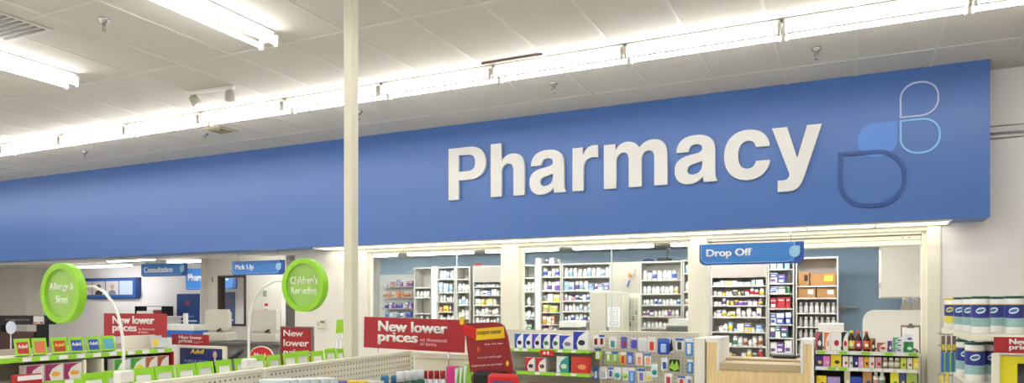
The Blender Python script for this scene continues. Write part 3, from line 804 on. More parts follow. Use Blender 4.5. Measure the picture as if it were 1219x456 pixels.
for (a, b, pyt, pyb, lb, st) in [(949.8,963.5,324,339.8,'brown box with black handwriting, upper left in the grey bay',None),(964,995.5,325,339.8,'wide brown box with yellow sticker, upper right in the grey bay',(236,220,70)),(949.8,971,342.5,354.3,'brown box with white label, lower left in the grey bay',(220,220,216)),(972,995.5,343,354.3,'brown box with white label, lower right in the grey bay',(220,220,216))]:
    xa, xb = xat(a,BY)+.004, xat(b,BY)-.004; zt = zat(972,pyt,BY); zb = zs[0] if pyb < 341 else zs[1]
    t = thing('cardboard_box', lb, 'box', ((xa+xb)/2, BY+.13, zb+.0005), 0, 'brown boxes in the grey bay')
    w = (xb-xa)/2
    MB().rbox(-w,w,-.1,.12,0,zt-zb,.004).build('carton', CARDB, t)
    MB().box(w*.1,w*.75,-.102,-.0995,(zt-zb)*.35,(zt-zb)*.8).build('sticker', C(st or (40,36,34)), t)
def glass_jar(h): 
    k = ('gj', h)
    if k not in MESHES:
        m = MB().lathe([(.024,0),(.027,.01),(.027,h*.6),(.014,h*.78),(.014,h*.84)],12); m.lathe([(.018,h*.82),(.018,h)],10,mi=1)
        MESHES[k] = m.mesh('glass_bottle', [M('clear_grey_bottle',(206,206,204),.15), WHITE])
    return MESHES[k]
for r_, (zi, nm) in enumerate([(2,'third'),(3,'fourth'),(4,'fifth'),(5,'lowest')]):
    n = 7
    for i in range(n):
        xx = x0+.04+i*(x1-x0-.08)/(n-1)
        place(glass_jar(round(.13 if r_ else .14,2)), 'glass_bottle', 'clear bottle, %s from left on the %s shelf of the grey bay' % (ORD[i], nm), 'bottle', 'clear bottles in the grey bay', (xx, BY+.07+random.uniform(0,.03), zs[zi]+.0005))
# things on top of bays
x_, z_ = xat(790,BY), BTOP+.0008
t = thing('desk_phone_stand', 'black curved hook stand on top of the tidy bottle bay', 'stand', (x_, BY+.12, z_))
MB().rbox(-.12,.08,-.06,.06,0,.045,.015).build('base', BLACK, t)
MB().tube([(.02,0,.03),(.035,0,.09),(.03,0,.13),(.045,0,.17)], .013, 8).build('stem', BLACK, t)
MB().rbox(.02,.08,-.02,.02,.16,.20,.01).build('handset_tip', M('grey_tip',(130,120,112),.4), t)
x_ = xat(769,BY)
t = thing('folded_cap', 'small dark blue folded cap on top of the tidy bottle bay', 'cap', (x_, BY+.12, z_))
MB().lathe([(.10,0),(.10,.012),(.07,.035),(.02,.045)], 16, sy=.7).build('crown', M('dark_blue_cloth',(60,64,110),.8), t)
for i, (px, w_, h_, c_, lb) in enumerate([(648,.05,.09,PU,'purple and white bottle on top of the colourful bay'),(655,.09,.10,W_,'white carton on top of the colourful bay'),(663,.05,.08,BE,'beige bottle at right on top of the colourful bay')]):
    z = BTOP+.0008
    if i == 1: place(carton_mesh(w_, .06, h_, c_, PB, OW), 'medicine_carton', lb, 'carton', 'things on top of bays', (xat(px,BY), BY+.1, z))
    else: place(bottle_mesh(w_/2, h_, W_, c_, c_), 'pill_bottle', lb, 'bottle', 'things on top of bays', (xat(px,BY), BY+.1, z))
o = MB().lathe([(.09,0),(.09,.02),(.05,.04),(.01,.045)],14,sy=.7).build('red_pouch', C((200,60,50)), None, (xat(566,BY), BY+.1, BTOP+.0008)); tag(o, 'flat red pouch on top of the headed bay, first window', 'pouch')
# devices behind the glass
t = thing('work_counter', 'cream work counter inside the pharmacy behind the second window', 'counter', (0,0,0))
MB().rbox(xat(655,9.0), xat(822,9.0), 8.8, 9.3, H-.49, H-.45, .004).build('worktop', CREAM, t)
MB().box(xat(657,9.0), xat(820,9.0), 8.85, 9.28, 0, H-.49).build('body', WALLC, t)
a, b = xat(793,8.9), xat(824,8.9)
t = thing('printer', 'dark grey printer behind the glass beside second mullion', 'printer', ((a+b)/2, 9.0, H-.4495))
MB().rbox(-(b-a)/2,(b-a)/2,-.12,.2,0,zat(808,388,8.9)-H+.449,.015).build('body', M('dark_grey_plastic',(72,72,70),.45), t)
MB().box(-(b-a)*.35,(b-a)*.35,-.125,-.119,.03,.05).build('paper_slot', BLACK, t)
zt = zat(808,388,8.9)
o = MB().rbox(-(b-a)*.42,(b-a)*.5,-.1,.18,0,.085,.006).build('white_box', WHITE, None, ((a+b)/2, 9.0, zt+.0005)); tag(o, 'flat white box resting on the dark grey printer', 'box')
a, b = xat(666,8.9), xat(688.5,8.9)
t = thing('label_printer', 'white topped label printer behind the glass above the blue boxes', 'printer', ((a+b)/2, 9.0, H-.4495))
MB().rbox(-(b-a)/2,(b-a)/2,-.1,.2,0,zat(677,390,8.9)-H+.449,.006).build('body', M('dark_grey_plastic',(72,72,70),.45), t)
MB().rbox(-(b-a)/2,(b-a)/2,-.12,.2,zat(677,389.8,8.9)-H+.449,zat(677,382,8.9)-H+.449,.006).build('lid', WHITE, t)
# right side of interior
a = xat(1048,9.9)
t = thing('wall_cabinet', 'white wall cabinet high on the right inside the opening', 'cabinet', (0,0,0))
zc0 = zat(1050,355,9.9); MB().rbox(a, .999, 9.92, 10.5, zc0, IZ-.001, .004).build('body', WALLC, t)
MB().rbox(a+.01, .99, 9.9, 9.919, zc0+.012, IZ-.02, .004).build('door', WALLC, t)
for zz in (zc0+.12, IZ-.22): MB().rbox(a-.012,a,9.91,9.94,zz,zz+.07,.003).build('hinge', GREYM, t)
a = xat(1027,8.7); zt = zat(1060,369,8.7); b = .98
t = thing('desk_partition', 'white partition with a rounded corner below the wall cabinet', 'partition', (0,0,0))
r_ = .12; pts = [(a,0),(b,0),(b,zt)]+[(a+r_+math.cos(R(90+90*i/10))*r_, zt-r_+math.sin(R(90+90*i/10))*r_) for i in range(11)]
MB().prism(pts, 8.68, 8.72).build('panel', WHITE, t)
o = MB().box(-.15,.15,-.14,.0,0,.02).prism([(-.13,-.0),(-.13,-.07),(.0,-.02),(.0,0)],-.02,-.01).build('wall_bracket', GREYM, None, (xat(1008,YP-.02), YP-.001, zat(1008,366,YP))); tag(o, 'small grey shelf bracket on the pale blue wall', 'shelf')
for i, px in enumerate((1078,1090)):
    X_ = xat(px, 8.9)
    t = thing('file_holder', ('left','right')[i]+' grey file holder leaning behind the rounded partition', 'file holder', (X_, 8.9, zt-.22), 0, 'file holders behind the partition')
    MB().prism([(-.05,0),(.05,0),(.05,.30),(-.02,.34),(-.05,.2)], -.03,.03).build('case', M('taupe_file',(168,160,150),.6), t)
    MB().prism([(-.03,.25),(.03,.25),(.03,.33),(-.03,.36)], -.01,.01).build('papers', PAPER, t)
# ledge that carries the file holders
o = MB().box(a, .98, 8.7205, 9.1, zt-.24, zt-.2205).build('ledge', WHITE); tag(o, 'white ledge behind the rounded partition', 'ledge')

# =====================================================================  DROP OFF COUNTER
YK = 7.4
kx0, kx1, kx2, kx3 = xat(841,YK), xat(853.5,YK), xat(953,YK), xat(966.5,YK)
kx4 = xat(969,YK); kt = zat(848,402,YK); kc = zat(900,433,YK); ke = zat(900,441.5,YK)
t = thing('drop_off_counter', 'maple fronted Drop Off counter with white edged wings', 'counter', (0,0,0))
MB().box(kx0, kx3, YK+.004, YK+.03, .1, ke-.001).build('front_panel', WOOD, t)
MB().box(kx0, kx1, YK+.004, YK+.03, ke-.001, kt-.05).build('wing_panel', WOOD, t)
MB().box(kx2+.028, kx3, YK+.004, YK+.03, ke-.001, kt-.05).build('wing_panel', WOOD, t)
m = MB().rbox(kx0-.01, kx1+.028, YK-.002, YK+.50, kt-.05, kt, .003); m.rbox(kx1, kx1+.0287, YK-.003, YK+.60, ke-.01, kt-.002, .003); m.build('white_cap', WHITE, t)
m = MB().rbox(kx2, kx4, YK-.002, YK+.45, kt-.05, kt, .003); m.rbox(kx2-.0008, kx2+.028, YK-.003, YK+.451, ke-.01, kt-.002, .003); m.rbox(kx3, kx4+.0008, YK-.003, YK+.451, 0, kt-.002, .003); m.build('white_cap', WHITE, t)
MB().rbox(kx1+.03, kx2-.002, YK-.012, YK+.62, ke, kc, .006).build('worktop', COUNTER, t)
MB().rbox(kx1+.03, kx2-.002, YK+.35, YK+.64, kc+.0005, kc+.025, .006).build('raised_ledge', COUNTER, t)
MB().box(kx0, kx4, YK+.031, YK+.4, .02, .1).build('plinth', BLACK, t)
px_a = xat(921,8.0); px_b = xat(949,8.0)
o = MB().rbox(px_a, px_b, 7.86, 8.0, kc+.0255, kc+.0255+.03, .008).build('keyboard', BLACK); tag(o, 'black keyboard lying at the back of the Drop Off counter', 'keyboard')
# white end panel left of the counter
o = MB().rbox(xat(826.5,YK), kx0-.014, YK-.01, WY-.04, 0, zat(833,402,YK)-.005, .006).build('end_panel', WALLC); tag(o, 'plain white end panel between pegboard and Drop Off counter', 'panel')

# =====================================================================  WALL SHELVES UNDER WINDOW 2
YG = 7.32
g0, g1, g2 = xat(560,YG), xat(702.5,YG), xat(826,YG)
z1 = zat(650,415.5,YG); z2 = zat(650,443,YG)
t = thing('wall_shelving', 'grey backed shelving with lime price rails under the second window', 'shelving', (0,0,0))
zpb = zat(650,393,7.75)
MB().box(g0, g1, 7.74, 7.77, .1, zpb).build('back_panel', M('peg_back',(206,202,184),.6), t)
def rail(parent, x0, x1, y, z, cut, th=.036, gx=LIME):
    MB().box(x0, x1, y-.006, y, z-th, z).build('price_rail', gx, parent)
    for c in cut: MB().box(c-.03, c+.03, y-.008, y-.006, z-th+.004, z-.004).build('price_tag', PAPER, parent)
for z in (z1, z2, z2-.33):
    MB().rbox(g0, g1, YG, 7.74, z-.03, z, .003).build('shelf', M('shelf_grey',(186,182,170),.5), t)
rail(t, g0, g1, YG, z1, [xat(p,YG) for p in (615,625,667,683)])
rail(t, g0, g1, YG, z2, [xat(p,YG) for p in (640,665,683)])
MB().rbox(g0, g2, YG+.02, 7.78, 0, .12, .003).build('base_deck', CREAM, t)
def product_box(label, x0, x1, y, z, h, body, a, b, d=.07, group='boxes on the shelves under the second window', mark=None, rz=0):
    w = (x1-x0)/2
    t = thing('product_box', label, 'box', ((x0+x1)/2, y, z+.0006), rz, group)
    MB().rbox(-w,w,0,d,0,h,.0015).build('carton', C(body), t)
    if a is not None:
        pts = [(-w*.98,h*.02)]+[(-w*.98+ (w*1.9)*(1-math.cos(R(i*9))), h*.04+h*.94*math.sin(R(i*9))) for i in range(11)]
        MB().prism([(-w*.98,h*.02),(-w*.35,h*.02),(-w*.55,h*.35),(-w*.2,h*.7),(w*.5,h*.92),(w*.98,h*.98),(-w*.98,h*.98)], -.0012, .001).build('printed_swoosh', C(a), t)
    if b is not None:
        MB().prism(circ(w*.2,h*.38,w*.5,h*.15,14), -.0016, -.0002).build('printed_picture', C(b), t)
    return t
lb = ['leftmost blue and white box','second blue and white box','purple and white box with black picture','blue box with green picture','second blue box with green picture','wide blue and red box with grey picture','tallest blue box with orange band']
sp = [(612.5,622.5,(40,90,190),(40,44,60)),(623,633,(40,90,190),(40,44,60)),(633.5,643.5,(80,70,180),(30,30,40)),(644,654.5,(40,60,160),(40,130,90)),(655,665.5,(40,60,160),(30,110,80)),(666,682,(50,70,180),(120,130,140)),(682.5,699,(40,60,180),(40,40,60))]
for l, (a, b, c1, c2) in zip(lb, sp):
    h = .165 if b < 666 else (.155 if b < 683 else .20)
    product_box(l+' on the top lime railed shelf', xat(a,YG+.02), xat(b,YG+.02), YG+.02, z1, h, (236,236,236), c1, c2)
for k, (a, b, c1, c2, bd, l) in enumerate([(625,636.5,(190,30,40),(60,60,60),(236,232,228),'left white box with red top on the second lime railed shelf'),(638,650,(190,30,40),(120,80,60),(236,232,228),'right white box with red top on the second lime railed shelf'),(662.5,677,(230,232,230),(210,220,200),(40,150,140),'teal box with white gloves picture on the second shelf'),(680,701,(190,60,50),(230,150,90),(200,44,40),'red orange box beside the teal one on the second shelf')]):
    product_box(l, xat(a,YG+.02), xat(b,YG+.02), YG+.02, z2, .155 if k < 2 else .18, bd, c1, c2)
for k, (a, b) in enumerate([(628,640),(641,652),(663,676),(680,700)]):
    product_box(('first','second','third','fourth')[k]+' red and white box on the lowest visible shelf beside the kiosk', xat(a,YG+.02), xat(b,YG+.02), YG+.02, z2-.33, .2, (200,40,50), (236,236,236), (180,30,40))
o = MB().rbox(xat(644,YG), xat(660,YG), YG-.035, YG-.0085, z1-.075, z1-.012, .004).box(xat(648,YG), xat(651,YG), YG-.037, YG-.034, z1-.055, z1-.03,1).box(xat(653,YG), xat(655,YG), YG-.037, YG-.034, z1-.06, z1-.025,1).build('shelf_talker', [C((206,30,36)), WHITE]); tag(o, 'small red promotion tag clipped on the lime price rail', 'tag')
# pegboard with hanging packs
zt = zat(760,396,7.66)
t = thing('pegboard_wall', 'cream pegboard panel full of hanging packs beside the Drop Off counter', 'pegboard', (g1+.01, 7.66, .12))
MB().box(0, g2-g1-.02, 0, .012, 0, zt-.12).build('board', M('pegboard_flat',(214,210,190),.55), t)
MB().rbox(-.012, .0, -.01, .03, -.12, zt-.11, .002).build('upright', CREAM, t)
MB().rbox(0, g2-g1-.02, -.01, .025, zt-.12, zt-.105, .003).build('top_rail', CREAM, t)
hol = MB()
nx = int((g2-g1-.04)/.0381)
for i in range(nx):
    for j in range(18):
        cx, czz = .03+i*.0381, zt-.12-.03-j*.0381
        hol.add([(cx-.0045,-.0004,czz-.0045),(cx+.0045,-.0004,czz-.0045),(cx+.0045,-.0004,czz+.0045),(cx-.0045,-.0004,czz+.0045)], [(0,1,2,3)])
hol.build('hole_row', M('hole_dark',(120,112,98),.8), t)['kind'] = 'stuff'
packs = [
 (706,713,399,412,(236,232,228),(130,30,36),'dark red'),(713,720,398,412,(236,232,228),(130,30,36),'dark red'),(725,734,401,415,(236,236,236),(60,150,150),'teal'),(739,746.5,401,415,(100,100,200),(170,50,90),'violet'),(751,758.5,401,415,(110,100,200),(80,80,190),'purple'),(760,770,402,418,(238,238,236),(216,216,216),'blank white'),(771,781,401,419,(236,230,220),(210,60,40),'red and yellow'),(783,797,403,422,(30,60,170),(160,190,230),'large deep blue'),(794,801.5,402,420,(236,236,236),(40,40,50),'white and black'),(804,814,402,418,(232,236,240),(50,50,60),'white and dark'),(816,825,402,424,(80,150,220),(230,236,240),'tall light blue'),
 (707,716,414,429,(160,210,60),(230,236,220),'lime oval'),(721,727.5,418,432,(150,205,60),(220,230,210),'lime'),(728.5,736,418,432,(150,205,60),(220,230,210),'lime'),(738,745,419,434,(236,200,60),(200,50,50),'yellow and red'),(746,754,419,434,(110,120,210),(190,200,236),'lavender'),(757,765,420,435,(236,236,236),(236,140,90),'white and orange'),(767,775,420,436,(230,236,240),(236,150,90),'pale orange'),(787,795,426,441,(232,232,236),(60,90,170),'white and blue'),(797,809,428,442,(30,32,30),(150,205,60),'black and lime'),(818,825,427,445,(70,140,215),(190,220,240),'blue'),
 (706,712.5,437,452,(70,140,215),(220,230,240),'bright blue'),(713.5,723,437,451,(236,236,236),(200,210,220),'plain white'),(724,730.5,437,450,(230,234,240),(90,110,180),'pale'),(731,739,437,452,(226,236,236),(40,160,150),'teal dotted'),(741,748,438,453,(220,226,216),(130,200,60),'green dotted'),(748.5,756,437,456,(80,140,220),(160,200,240),'long blue'),(759,768,438,455,(232,232,232),(120,120,180),'grey white'),(769,775.5,442,454,(236,236,230),(232,210,50),'yellow dotted'),(775,783,433,449,(226,238,238),(30,160,150),'teal circle'),(791,800,444,458,(230,232,236),(190,60,70),'red and blue'),(807,815.5,447,460,(226,226,230),(200,60,70),'small red'),(816.5,824.5,448,460,(226,226,230),(110,130,190),'small blue')]
for k, (a, b, p0, p1, c1, c2, nm) in enumerate(packs):
    row = 0 if p0 < 412 and k < 11 else 1 if k < 21 else 2
    Y = 7.52-(.02 if k in (7,29,11) else 0)+(.02 if k == 8 else 0)
    x0, x1 = xat(a,Y), xat(b,Y); zz1, zz0 = zat((a+b)/2,p0,Y), zat((a+b)/2,p1,Y)
    idx = k-(0,11,21)[row]; n = (11,10,12)[row]
    pos = 'leftmost' if idx == 0 else 'rightmost' if idx == n-1 else ORD[idx]+' from left'
    lab = '%s hanging pack, %s in the %s row of the pegboard' % (nm, pos, ('top','middle','bottom')[row])
    w, h = x1-x0, zz1-zz0
    t2 = thing('hanging_pack', lab, 'package', ((x0+x1)/2, Y, zz0), 0, 'hanging packs on the pegboard')
    r_ = min(w,h)*.12
    pts = [(-w/2+r_,0),(w/2-r_,0),(w/2,r_),(w/2,h-r_),(w/2-r_,h),(-w/2+r_,h),(-w/2,h-r_),(-w/2,r_)]
    if 'oval' in nm: pts = circ(0,h/2,w/2,h/2,20)
    MB().prism(pts, 0, .002).build('card', C(c1), t2)
    if 'blank' in nm: MB().rbox(-w*.4,w*.4,-.01,0,h*.1,h*.8,.004).build('product', C(c2), t2)
    elif 'dotted' in nm or 'circle' in nm: MB().lathe([(w*.38,0),(w*.36,.012),(w*.1,.015)],16,(0,0,0),axis='y').build('product', C(c2), t2, (0,0,h*.35)).scale = (1,-1,1)
    elif 'black' in nm: MB().prism([(-w*.5,h*.3),(-w*.2,h*.9),(0,h*.5),(w*.25,h*.95),(w*.5,h*.2),(0,h*.05)], -.015, 0).build('product', C(c2 if 'white' not in nm else (40,40,50)), t2)
    else:
        MB().rbox(-w*.24,w*.24,-.016,0,h*.12,h*.68,.006).build('product', C(c2), t2)
        MB().box(-w*.48,w*.48,-.001,0,h*.76,h*.96).build('printed_band', C((60,110,190) if k%2 else (232,232,232)), t2)
    MB().cyl((0,.002,h*.93),(0,7.66-Y,h*.93),.002,6).build('hook', CHROME, t2)

# =====================================================================  OTC SHELF RIGHT OF COUNTER
YO = 7.42
o0, o1 = xat(970.5,YO), xat(1094,YO); q1 = zat(1030,418.5,YO); q2 = zat(1030,438,YO); q3 = q2-.22
t = thing('wall_shelving', 'dark backed shelving with syrup bottles right of the Drop Off counter', 'shelving', (0,0,0))
MB().box(o0, o1, 7.76, 7.79, .1, q1+.02).build('back_panel', GREYPEG, t)
for z in (q1, q2, q3): MB().rbox(o0, o1, YO, 7.76, z-.025, z, .003).build('shelf', M('shelf_grey',(186,182,170),.5), t)
for x_ in (o0, o1-.012): MB().rbox(x_, x_+.012, 7.5, 7.8, 0, q1+.02, .002).build('side_panel', DARKM, t)
for r_, z in enumerate((q1, q2)):
    MB().box(o0, o1, YO-.006, YO, z-.034, z+.001).build('price_rail', M('pale_rail',(214,222,204),.4), t)
    for i in range(9):
        c = o0+.05+i*(o1-o0-.1)/8
        MB().box(c-.034, c+.034, YO-.008, YO-.006, z-.03, z-.003).build('price_tag', LIME if i in ((0,2,4,6,8) if r_ == 0 else (1,2,)) else PAPER, t)
MB().rbox(o0, o1, YO, 7.78, 0, .1, .003).build('base_deck', BLACK, t)
def syrup(label, px, cap, lab, zb, h, r, body=(66,26,22)):
    t = thing('syrup_bottle', label, 'bottle', (xat(px,YO+.06), YO+.06, zb+.0005), 0, 'dark syrup bottles')
    MB().lathe([(r*.9,0),(r,.006),(r,h*.58),(r*.85,h*.66),(r*.42,h*.82),(r*.40,h*.86)], 18).build('body', M('dark_syrup_%d'%body[0],body,.15), t)
    MB().lathe([(r*.5,h*.86),(r*.5,h*.985),(r*.44,h)], 14).build('cap', C(cap), t)
    MB().lathe([(r*1.03,h*.10),(r*1.03,h*.52)], 18).build('label', C(lab), t)
    MB().prism(circ(0,h*.3,r*.55,h*.09,12), -r*1.12, -r*1.0).build('label_picture', C((240,236,220)), t)
syrup('dark syrup bottle with yellow cap', 1013.5, (232,214,50), (226,214,70), q1, .190, .030)
syrup('dark syrup bottle with red cap and pink label', 1022, (220,70,50), (190,60,110), q1, .186, .030)
syrup('dark syrup bottle with orange cap and orange label', 1031.5, (230,110,60), (226,110,60), q1, .186, .030)
def pb(label, a, b, z, h, c, c1, c2, dy=.02): product_box(label, xat(a,YO+dy), xat(b,YO+dy), YO+dy, z, h, c, c1, c2, d=.06, group='stock on the shelves right of the counter')
pb('dark box with white disc, far left beside the counter', 970.5, 979, q1, .175, (70,66,70), (200,90,120), (236,236,230))
pb('white and orange tall box left of the red box', 981, 988.5, q1, .175, (238,234,226), (230,120,60), (220,180,160))
pb('white and red tallest box on the syrup shelf', 989, 1000.5, q1, .19, (236,232,228), (236,232,228), (190,30,50))
pb('dark green and white box with red cherries picture', 1001.5, 1009.5, q1, .18, (236,234,228), (36,60,48), (200,40,50))
pb('upper small dark jar box beside the orange capped bottle', 1036, 1042, q1, .12, (60,44,40), (200,120,60), (230,220,200))
pb('cream and pink low box on the syrup shelf', 1044, 1056, q1, .085, (232,222,206), (180,90,90), (200,80,90))
pb('purple carton beside the stacked packs', 1056.8, 1062, q1, .10, (110,80,170), (90,60,150), (230,230,236))
for i in range(3): pb(('lowest','middle','topmost')[i]+' white and green flat pack of the stack on the syrup shelf', 1063, 1075, q1+i*.0455, .045, (230,234,232), (90,170,130), (90,80,170))
pb('green carton under the white one on the syrup shelf', 1076, 1087.5, q1, .095, (50,150,90), (40,130,80), (220,236,220))
pb('white carton on top of the green one, syrup shelf', 1076, 1087.5, q1+.0955, .075, (234,236,240), (234,236,240), (90,110,200))
low = [(970.5,979.5,(70,50,140),(230,200,60)),(980,988,(226,130,190),(236,180,210)),(989,1001.5,(232,206,50),(60,50,40)),(1003,1010,(236,230,226),(190,60,60)),(1011,1015,(236,236,232),(90,90,90)),(1016.5,1021.5,(40,56,130),(236,236,236)),(1022,1028,(226,170,200),(236,200,216)),(1028.5,1034,(236,170,50),(60,50,40)),(1034.5,1041,(236,230,220),(200,60,60)),(1042,1049.5,(220,160,170),(180,50,60))]
cn = ['deep purple','pink','yellow and black','white and red','slim white','navy','pale pink','amber yellow','white and coral','rose']
for (a, b, c, c2), nm in zip(low, cn): pb('%s carton on the second shelf right of the counter' % nm, a, b, q2, .10 if b-a < 10 else .115, c, None, c2)
for i, px in enumerate((1053.5, 1061, 1068)):
    t = thing('vitamin_bottle', ('left','middle','right')[i]+' small white bottle on the second shelf right of the counter', 'bottle', (xat(px,YO+.05), YO+.05, q2+.0005), 0, 'small white bottles')
    MB().lathe([(.023,0),(.024,.005),(.024,.066),(.015,.076)], 16).build('body', C((170,150,120)), t); MB().lathe([(.0175,.076),(.0175,.096),(.015,.098)],14).build('cap', WHITE, t); MB().lathe([(.0246,.014),(.0246,.055)],16).build('label', C((226,222,206)), t)
for (a, b, c, c2, nm) in [(1072,1079,(200,210,90),(80,120,60),'lime green'),(1080,1086,(232,226,210),(200,80,60),'cream and red'),(1087,1093.5,(236,220,80),(236,236,220),'pale yellow')]: pb('%s carton at the right end of the second shelf' % nm, a, b, q2, .10, c, None, c2)
for (a, b, h, c, c2, nm) in [(972,984,.07,(232,206,50),(60,50,40),'low yellow'),(985,1000,.06,(170,150,210),(236,236,236),'low lavender'),(1005,1012,.13,(206,196,160),(236,230,200),'tall beige'),(1012.5,1026,.07,(50,80,180),(236,236,236),'low blue'),(1027,1038,.13,(186,140,90),(60,80,160),'tan'),(1060,1070,.14,(230,226,60),(80,140,60),'bright yellow'),(1071,1078,.15,(60,80,150),(236,220,120),'blue topped'),(1079,1092,.14,(170,190,90),(120,80,60),'olive green')]:
    pb('%s carton on the lowest visible shelf right of the counter' % nm, a, b, q3+.0, h+.06, c, None, c2)
for i, px in enumerate((1042.5, 1050)):
    t = thing('lotion_bottle', ('left','right')[i]+' white lotion bottle on the lowest visible shelf', 'bottle', (xat(px,YO+.05), YO+.05, q3+.0005), 0, 'lotion bottles')
    MB().lathe([(.026,0),(.027,.006),(.027,.13),(.014,.155)], 16).build('body', C((232,230,222)), t); MB().lathe([(.015,.155),(.015,.19),(.012,.195)],14).build('cap', WHITE, t); MB().lathe([(.0277,.03),(.0277,.11)],16).build('label', C((110,140,110) if i else (190,150,130)), t)
# inner service ledge with clipboard and white box
t = thing('service_ledge', 'cream ledge behind the syrup shelf', 'counter', (0,0,0))
MB().rbox(o0, XJ1-.05, 7.82, 8.4, q1-.08, q1-.04, .003).build('worktop', CREAM, t); MB().box(o0+.02, XJ1-.06, 7.84, 8.38, 0, q1-.08).build('body', WALLC, t)
o = MB().rbox(xat(975,8.1), xat(1004.5,8.1), 8.0, 8.25, q1-.0395, zat(990,385,8.1), .004).build('white_box', WHITE); tag(o, 'white box behind the dark and orange boxes right of counter', 'box')
a, b = xat(1072.5,8.0), xat(1096,8.0); zz1 = zat(1084,387,8.0); zz0 = q1-.0395
t = thing('clipboard', 'brown clipboard with white paper standing behind the cartons', 'clipboard', ((a+b)/2, 8.0, zz0), 0); t.rotation_euler = (R(-8),0,0); w = (b-a)/2; h = zz1-zz0
MB().rbox(-w,w,0,.005,0,h,.002).build('board', M('clipboard_brown',(140,110,80),.5), t); MB().box(-w*.86,w*.86,-.002,-.0004,.01,h*.93).build('paper', PAPER, t)
MB().prism([(-w*.4,h*.9),(w*.4,h*.9),(w*.25,h*1.0),(w*.1,h*1.06),(-w*.1,h*1.06),(-w*.25,h*1.0)], -.012, .0).build('clip', M('clip_grey',(110,108,104),.3,metal=.8), t)

# =====================================================================  RIGHT GONDOLA WITH WIPES
WZ = H-.178
t = thing('shelf_gondola', 'cream gondola holding wipes canisters at the right edge', 'shelving', (0,0,0))
gx0, gx1 = .63, 1.55
MB().rbox(gx0, gx1, 5.02, 6.56, WZ-.03, WZ, .004).build('shelf', CREAM, t)
MB().rbox(gx0+.0, gx1, 4.95, 6.56, WZ-.31, WZ-.28, .004).build('shelf', CREAM, t)
MB().rbox(gx0-.02, gx1, 4.95, 6.95, .15, .19, .004).build('shelf', CREAM, t)
MB().rbox(gx0-.03, gx1, 4.95, 6.95, 0, .15, .004).build('base_deck', CREAM, t)
MB().box(1.06, 1.09, 5.0, 6.95, .19, WZ-.031).build('centre_panel', CREAM, t)
MB().box(gx0-.0045, gx0-.0004, 5.02, 6.56, WZ-.034, WZ+.006).build('shelf_lip', CREAM, t)
can0 = None
def canister(label, x, y, z, lidc=(14,92,68), yellow=False, face=-145):
    t = thing('wipes_canister', label, 'canister', (x,y,z+.0006), R(face), 'wipes canisters on the right gondola')
    r, h = .052, .238
    MB().lathe([(r*.98,0),(r,.004),(r,h-.016),(r*.97,h-.014)], 48).build('body', C((236,236,232),.35), t)
    MB().lathe([(r*1.03,h-.016),(r*1.03,h-.003),(r*.98,h)], 32).build('lid', C((236,220,80) if yellow else lidc,.35), t)
    def band(rad, z0, z1, a0, a1, mat, nm, wave=0, oval=False):
        n = 48 if a1-a0 > 300 else 16; vs = []; 
        for i in range(n+1):
            a = R(a0+(a1-a0)*i/n); dz = wave*math.sin(i/n*math.pi*2)
            za, zb = z0+dz, z1
            if oval:
                mz = (z0+z1)/2+(i/n-.5)*.010; hz = (z1-z0)/2*math.sqrt(max(.002, 1-(2*i/n-1)**2)); za, zb = mz-hz, mz+hz
            vs += [(rad*math.cos(a), rad*math.sin(a), za),(rad*math.cos(a), rad*math.sin(a), zb)]
        MB().add(vs, [(2*i,2*i+2,2*i+3,2*i+1) for i in range(n)], 0, True).build(nm, mat, t)
    band(r*1.012, .045, .19, 0, 360, C((226,216,80) if yellow else (150,190,190),.35), 'lower_label')
    band(r*1.018, .105, .185, 0, 360, C((40,56,140),.35), 'navy_label', .006)
    band(r*1.022, .184, .189, 0, 360, C((232,206,120),.35), 'gold_line')
    for a0 in (-95,):
        band(r*1.026, .128, .166, a0-30, a0+30, C((214,226,238),.35) if not yellow else C((236,214,70),.35), 'logo_oval', 0, True)
        band(r*1.032, .138, .156, a0-24, a0+22, C((50,120,160),.35), 'logo_mark', 0, True)
    band(r*1.036, .045, .165, -10, 30, C((206,200,214),.35), 'fact_panel')
    return t
specs = [('wipes canister with yellow lid, leftmost on the top shelf',xat(1133.5,6.45),6.45,True,-20),('wipes canister with green lid next to the yellow lidded one',xat(1145,6.05),6.05,False,-20),('wipes canister half hidden behind the large front one',xat(1156,5.78),5.78,False,-20),('frontmost whole wipes canister with lavender panel, top shelf',xat(1167,5.42),5.42,False,0),('shaded wipes canister behind and right of the frontmost one',xat(1187.5,5.72),5.72,False,-30),('wipes canister at the right edge of the top shelf',xat(1207,5.4),5.4,False,-5)]
for l, x_, y_, yl, fa in specs: canister(l, x_, y_, WZ, yellow=yl, face=fa)
for i in range(3): canister('wipes canister in the hidden back row of the top shelf', .95+.13*i, 6.2+.1*i, WZ)
canister('large wipes canister on the lower shelf beside the red sign', xat(1160.5,5.12), 5.12, WZ-.28, face=0)
canister('partly hidden wipes canister on the lower shelf behind the red sign', xat(1181,5.2), 5.2, WZ-.28, face=0)
canister('dim wipes canister at the back of the lower shelf', xat(1149,5.5), 5.5, WZ-.28, face=0)
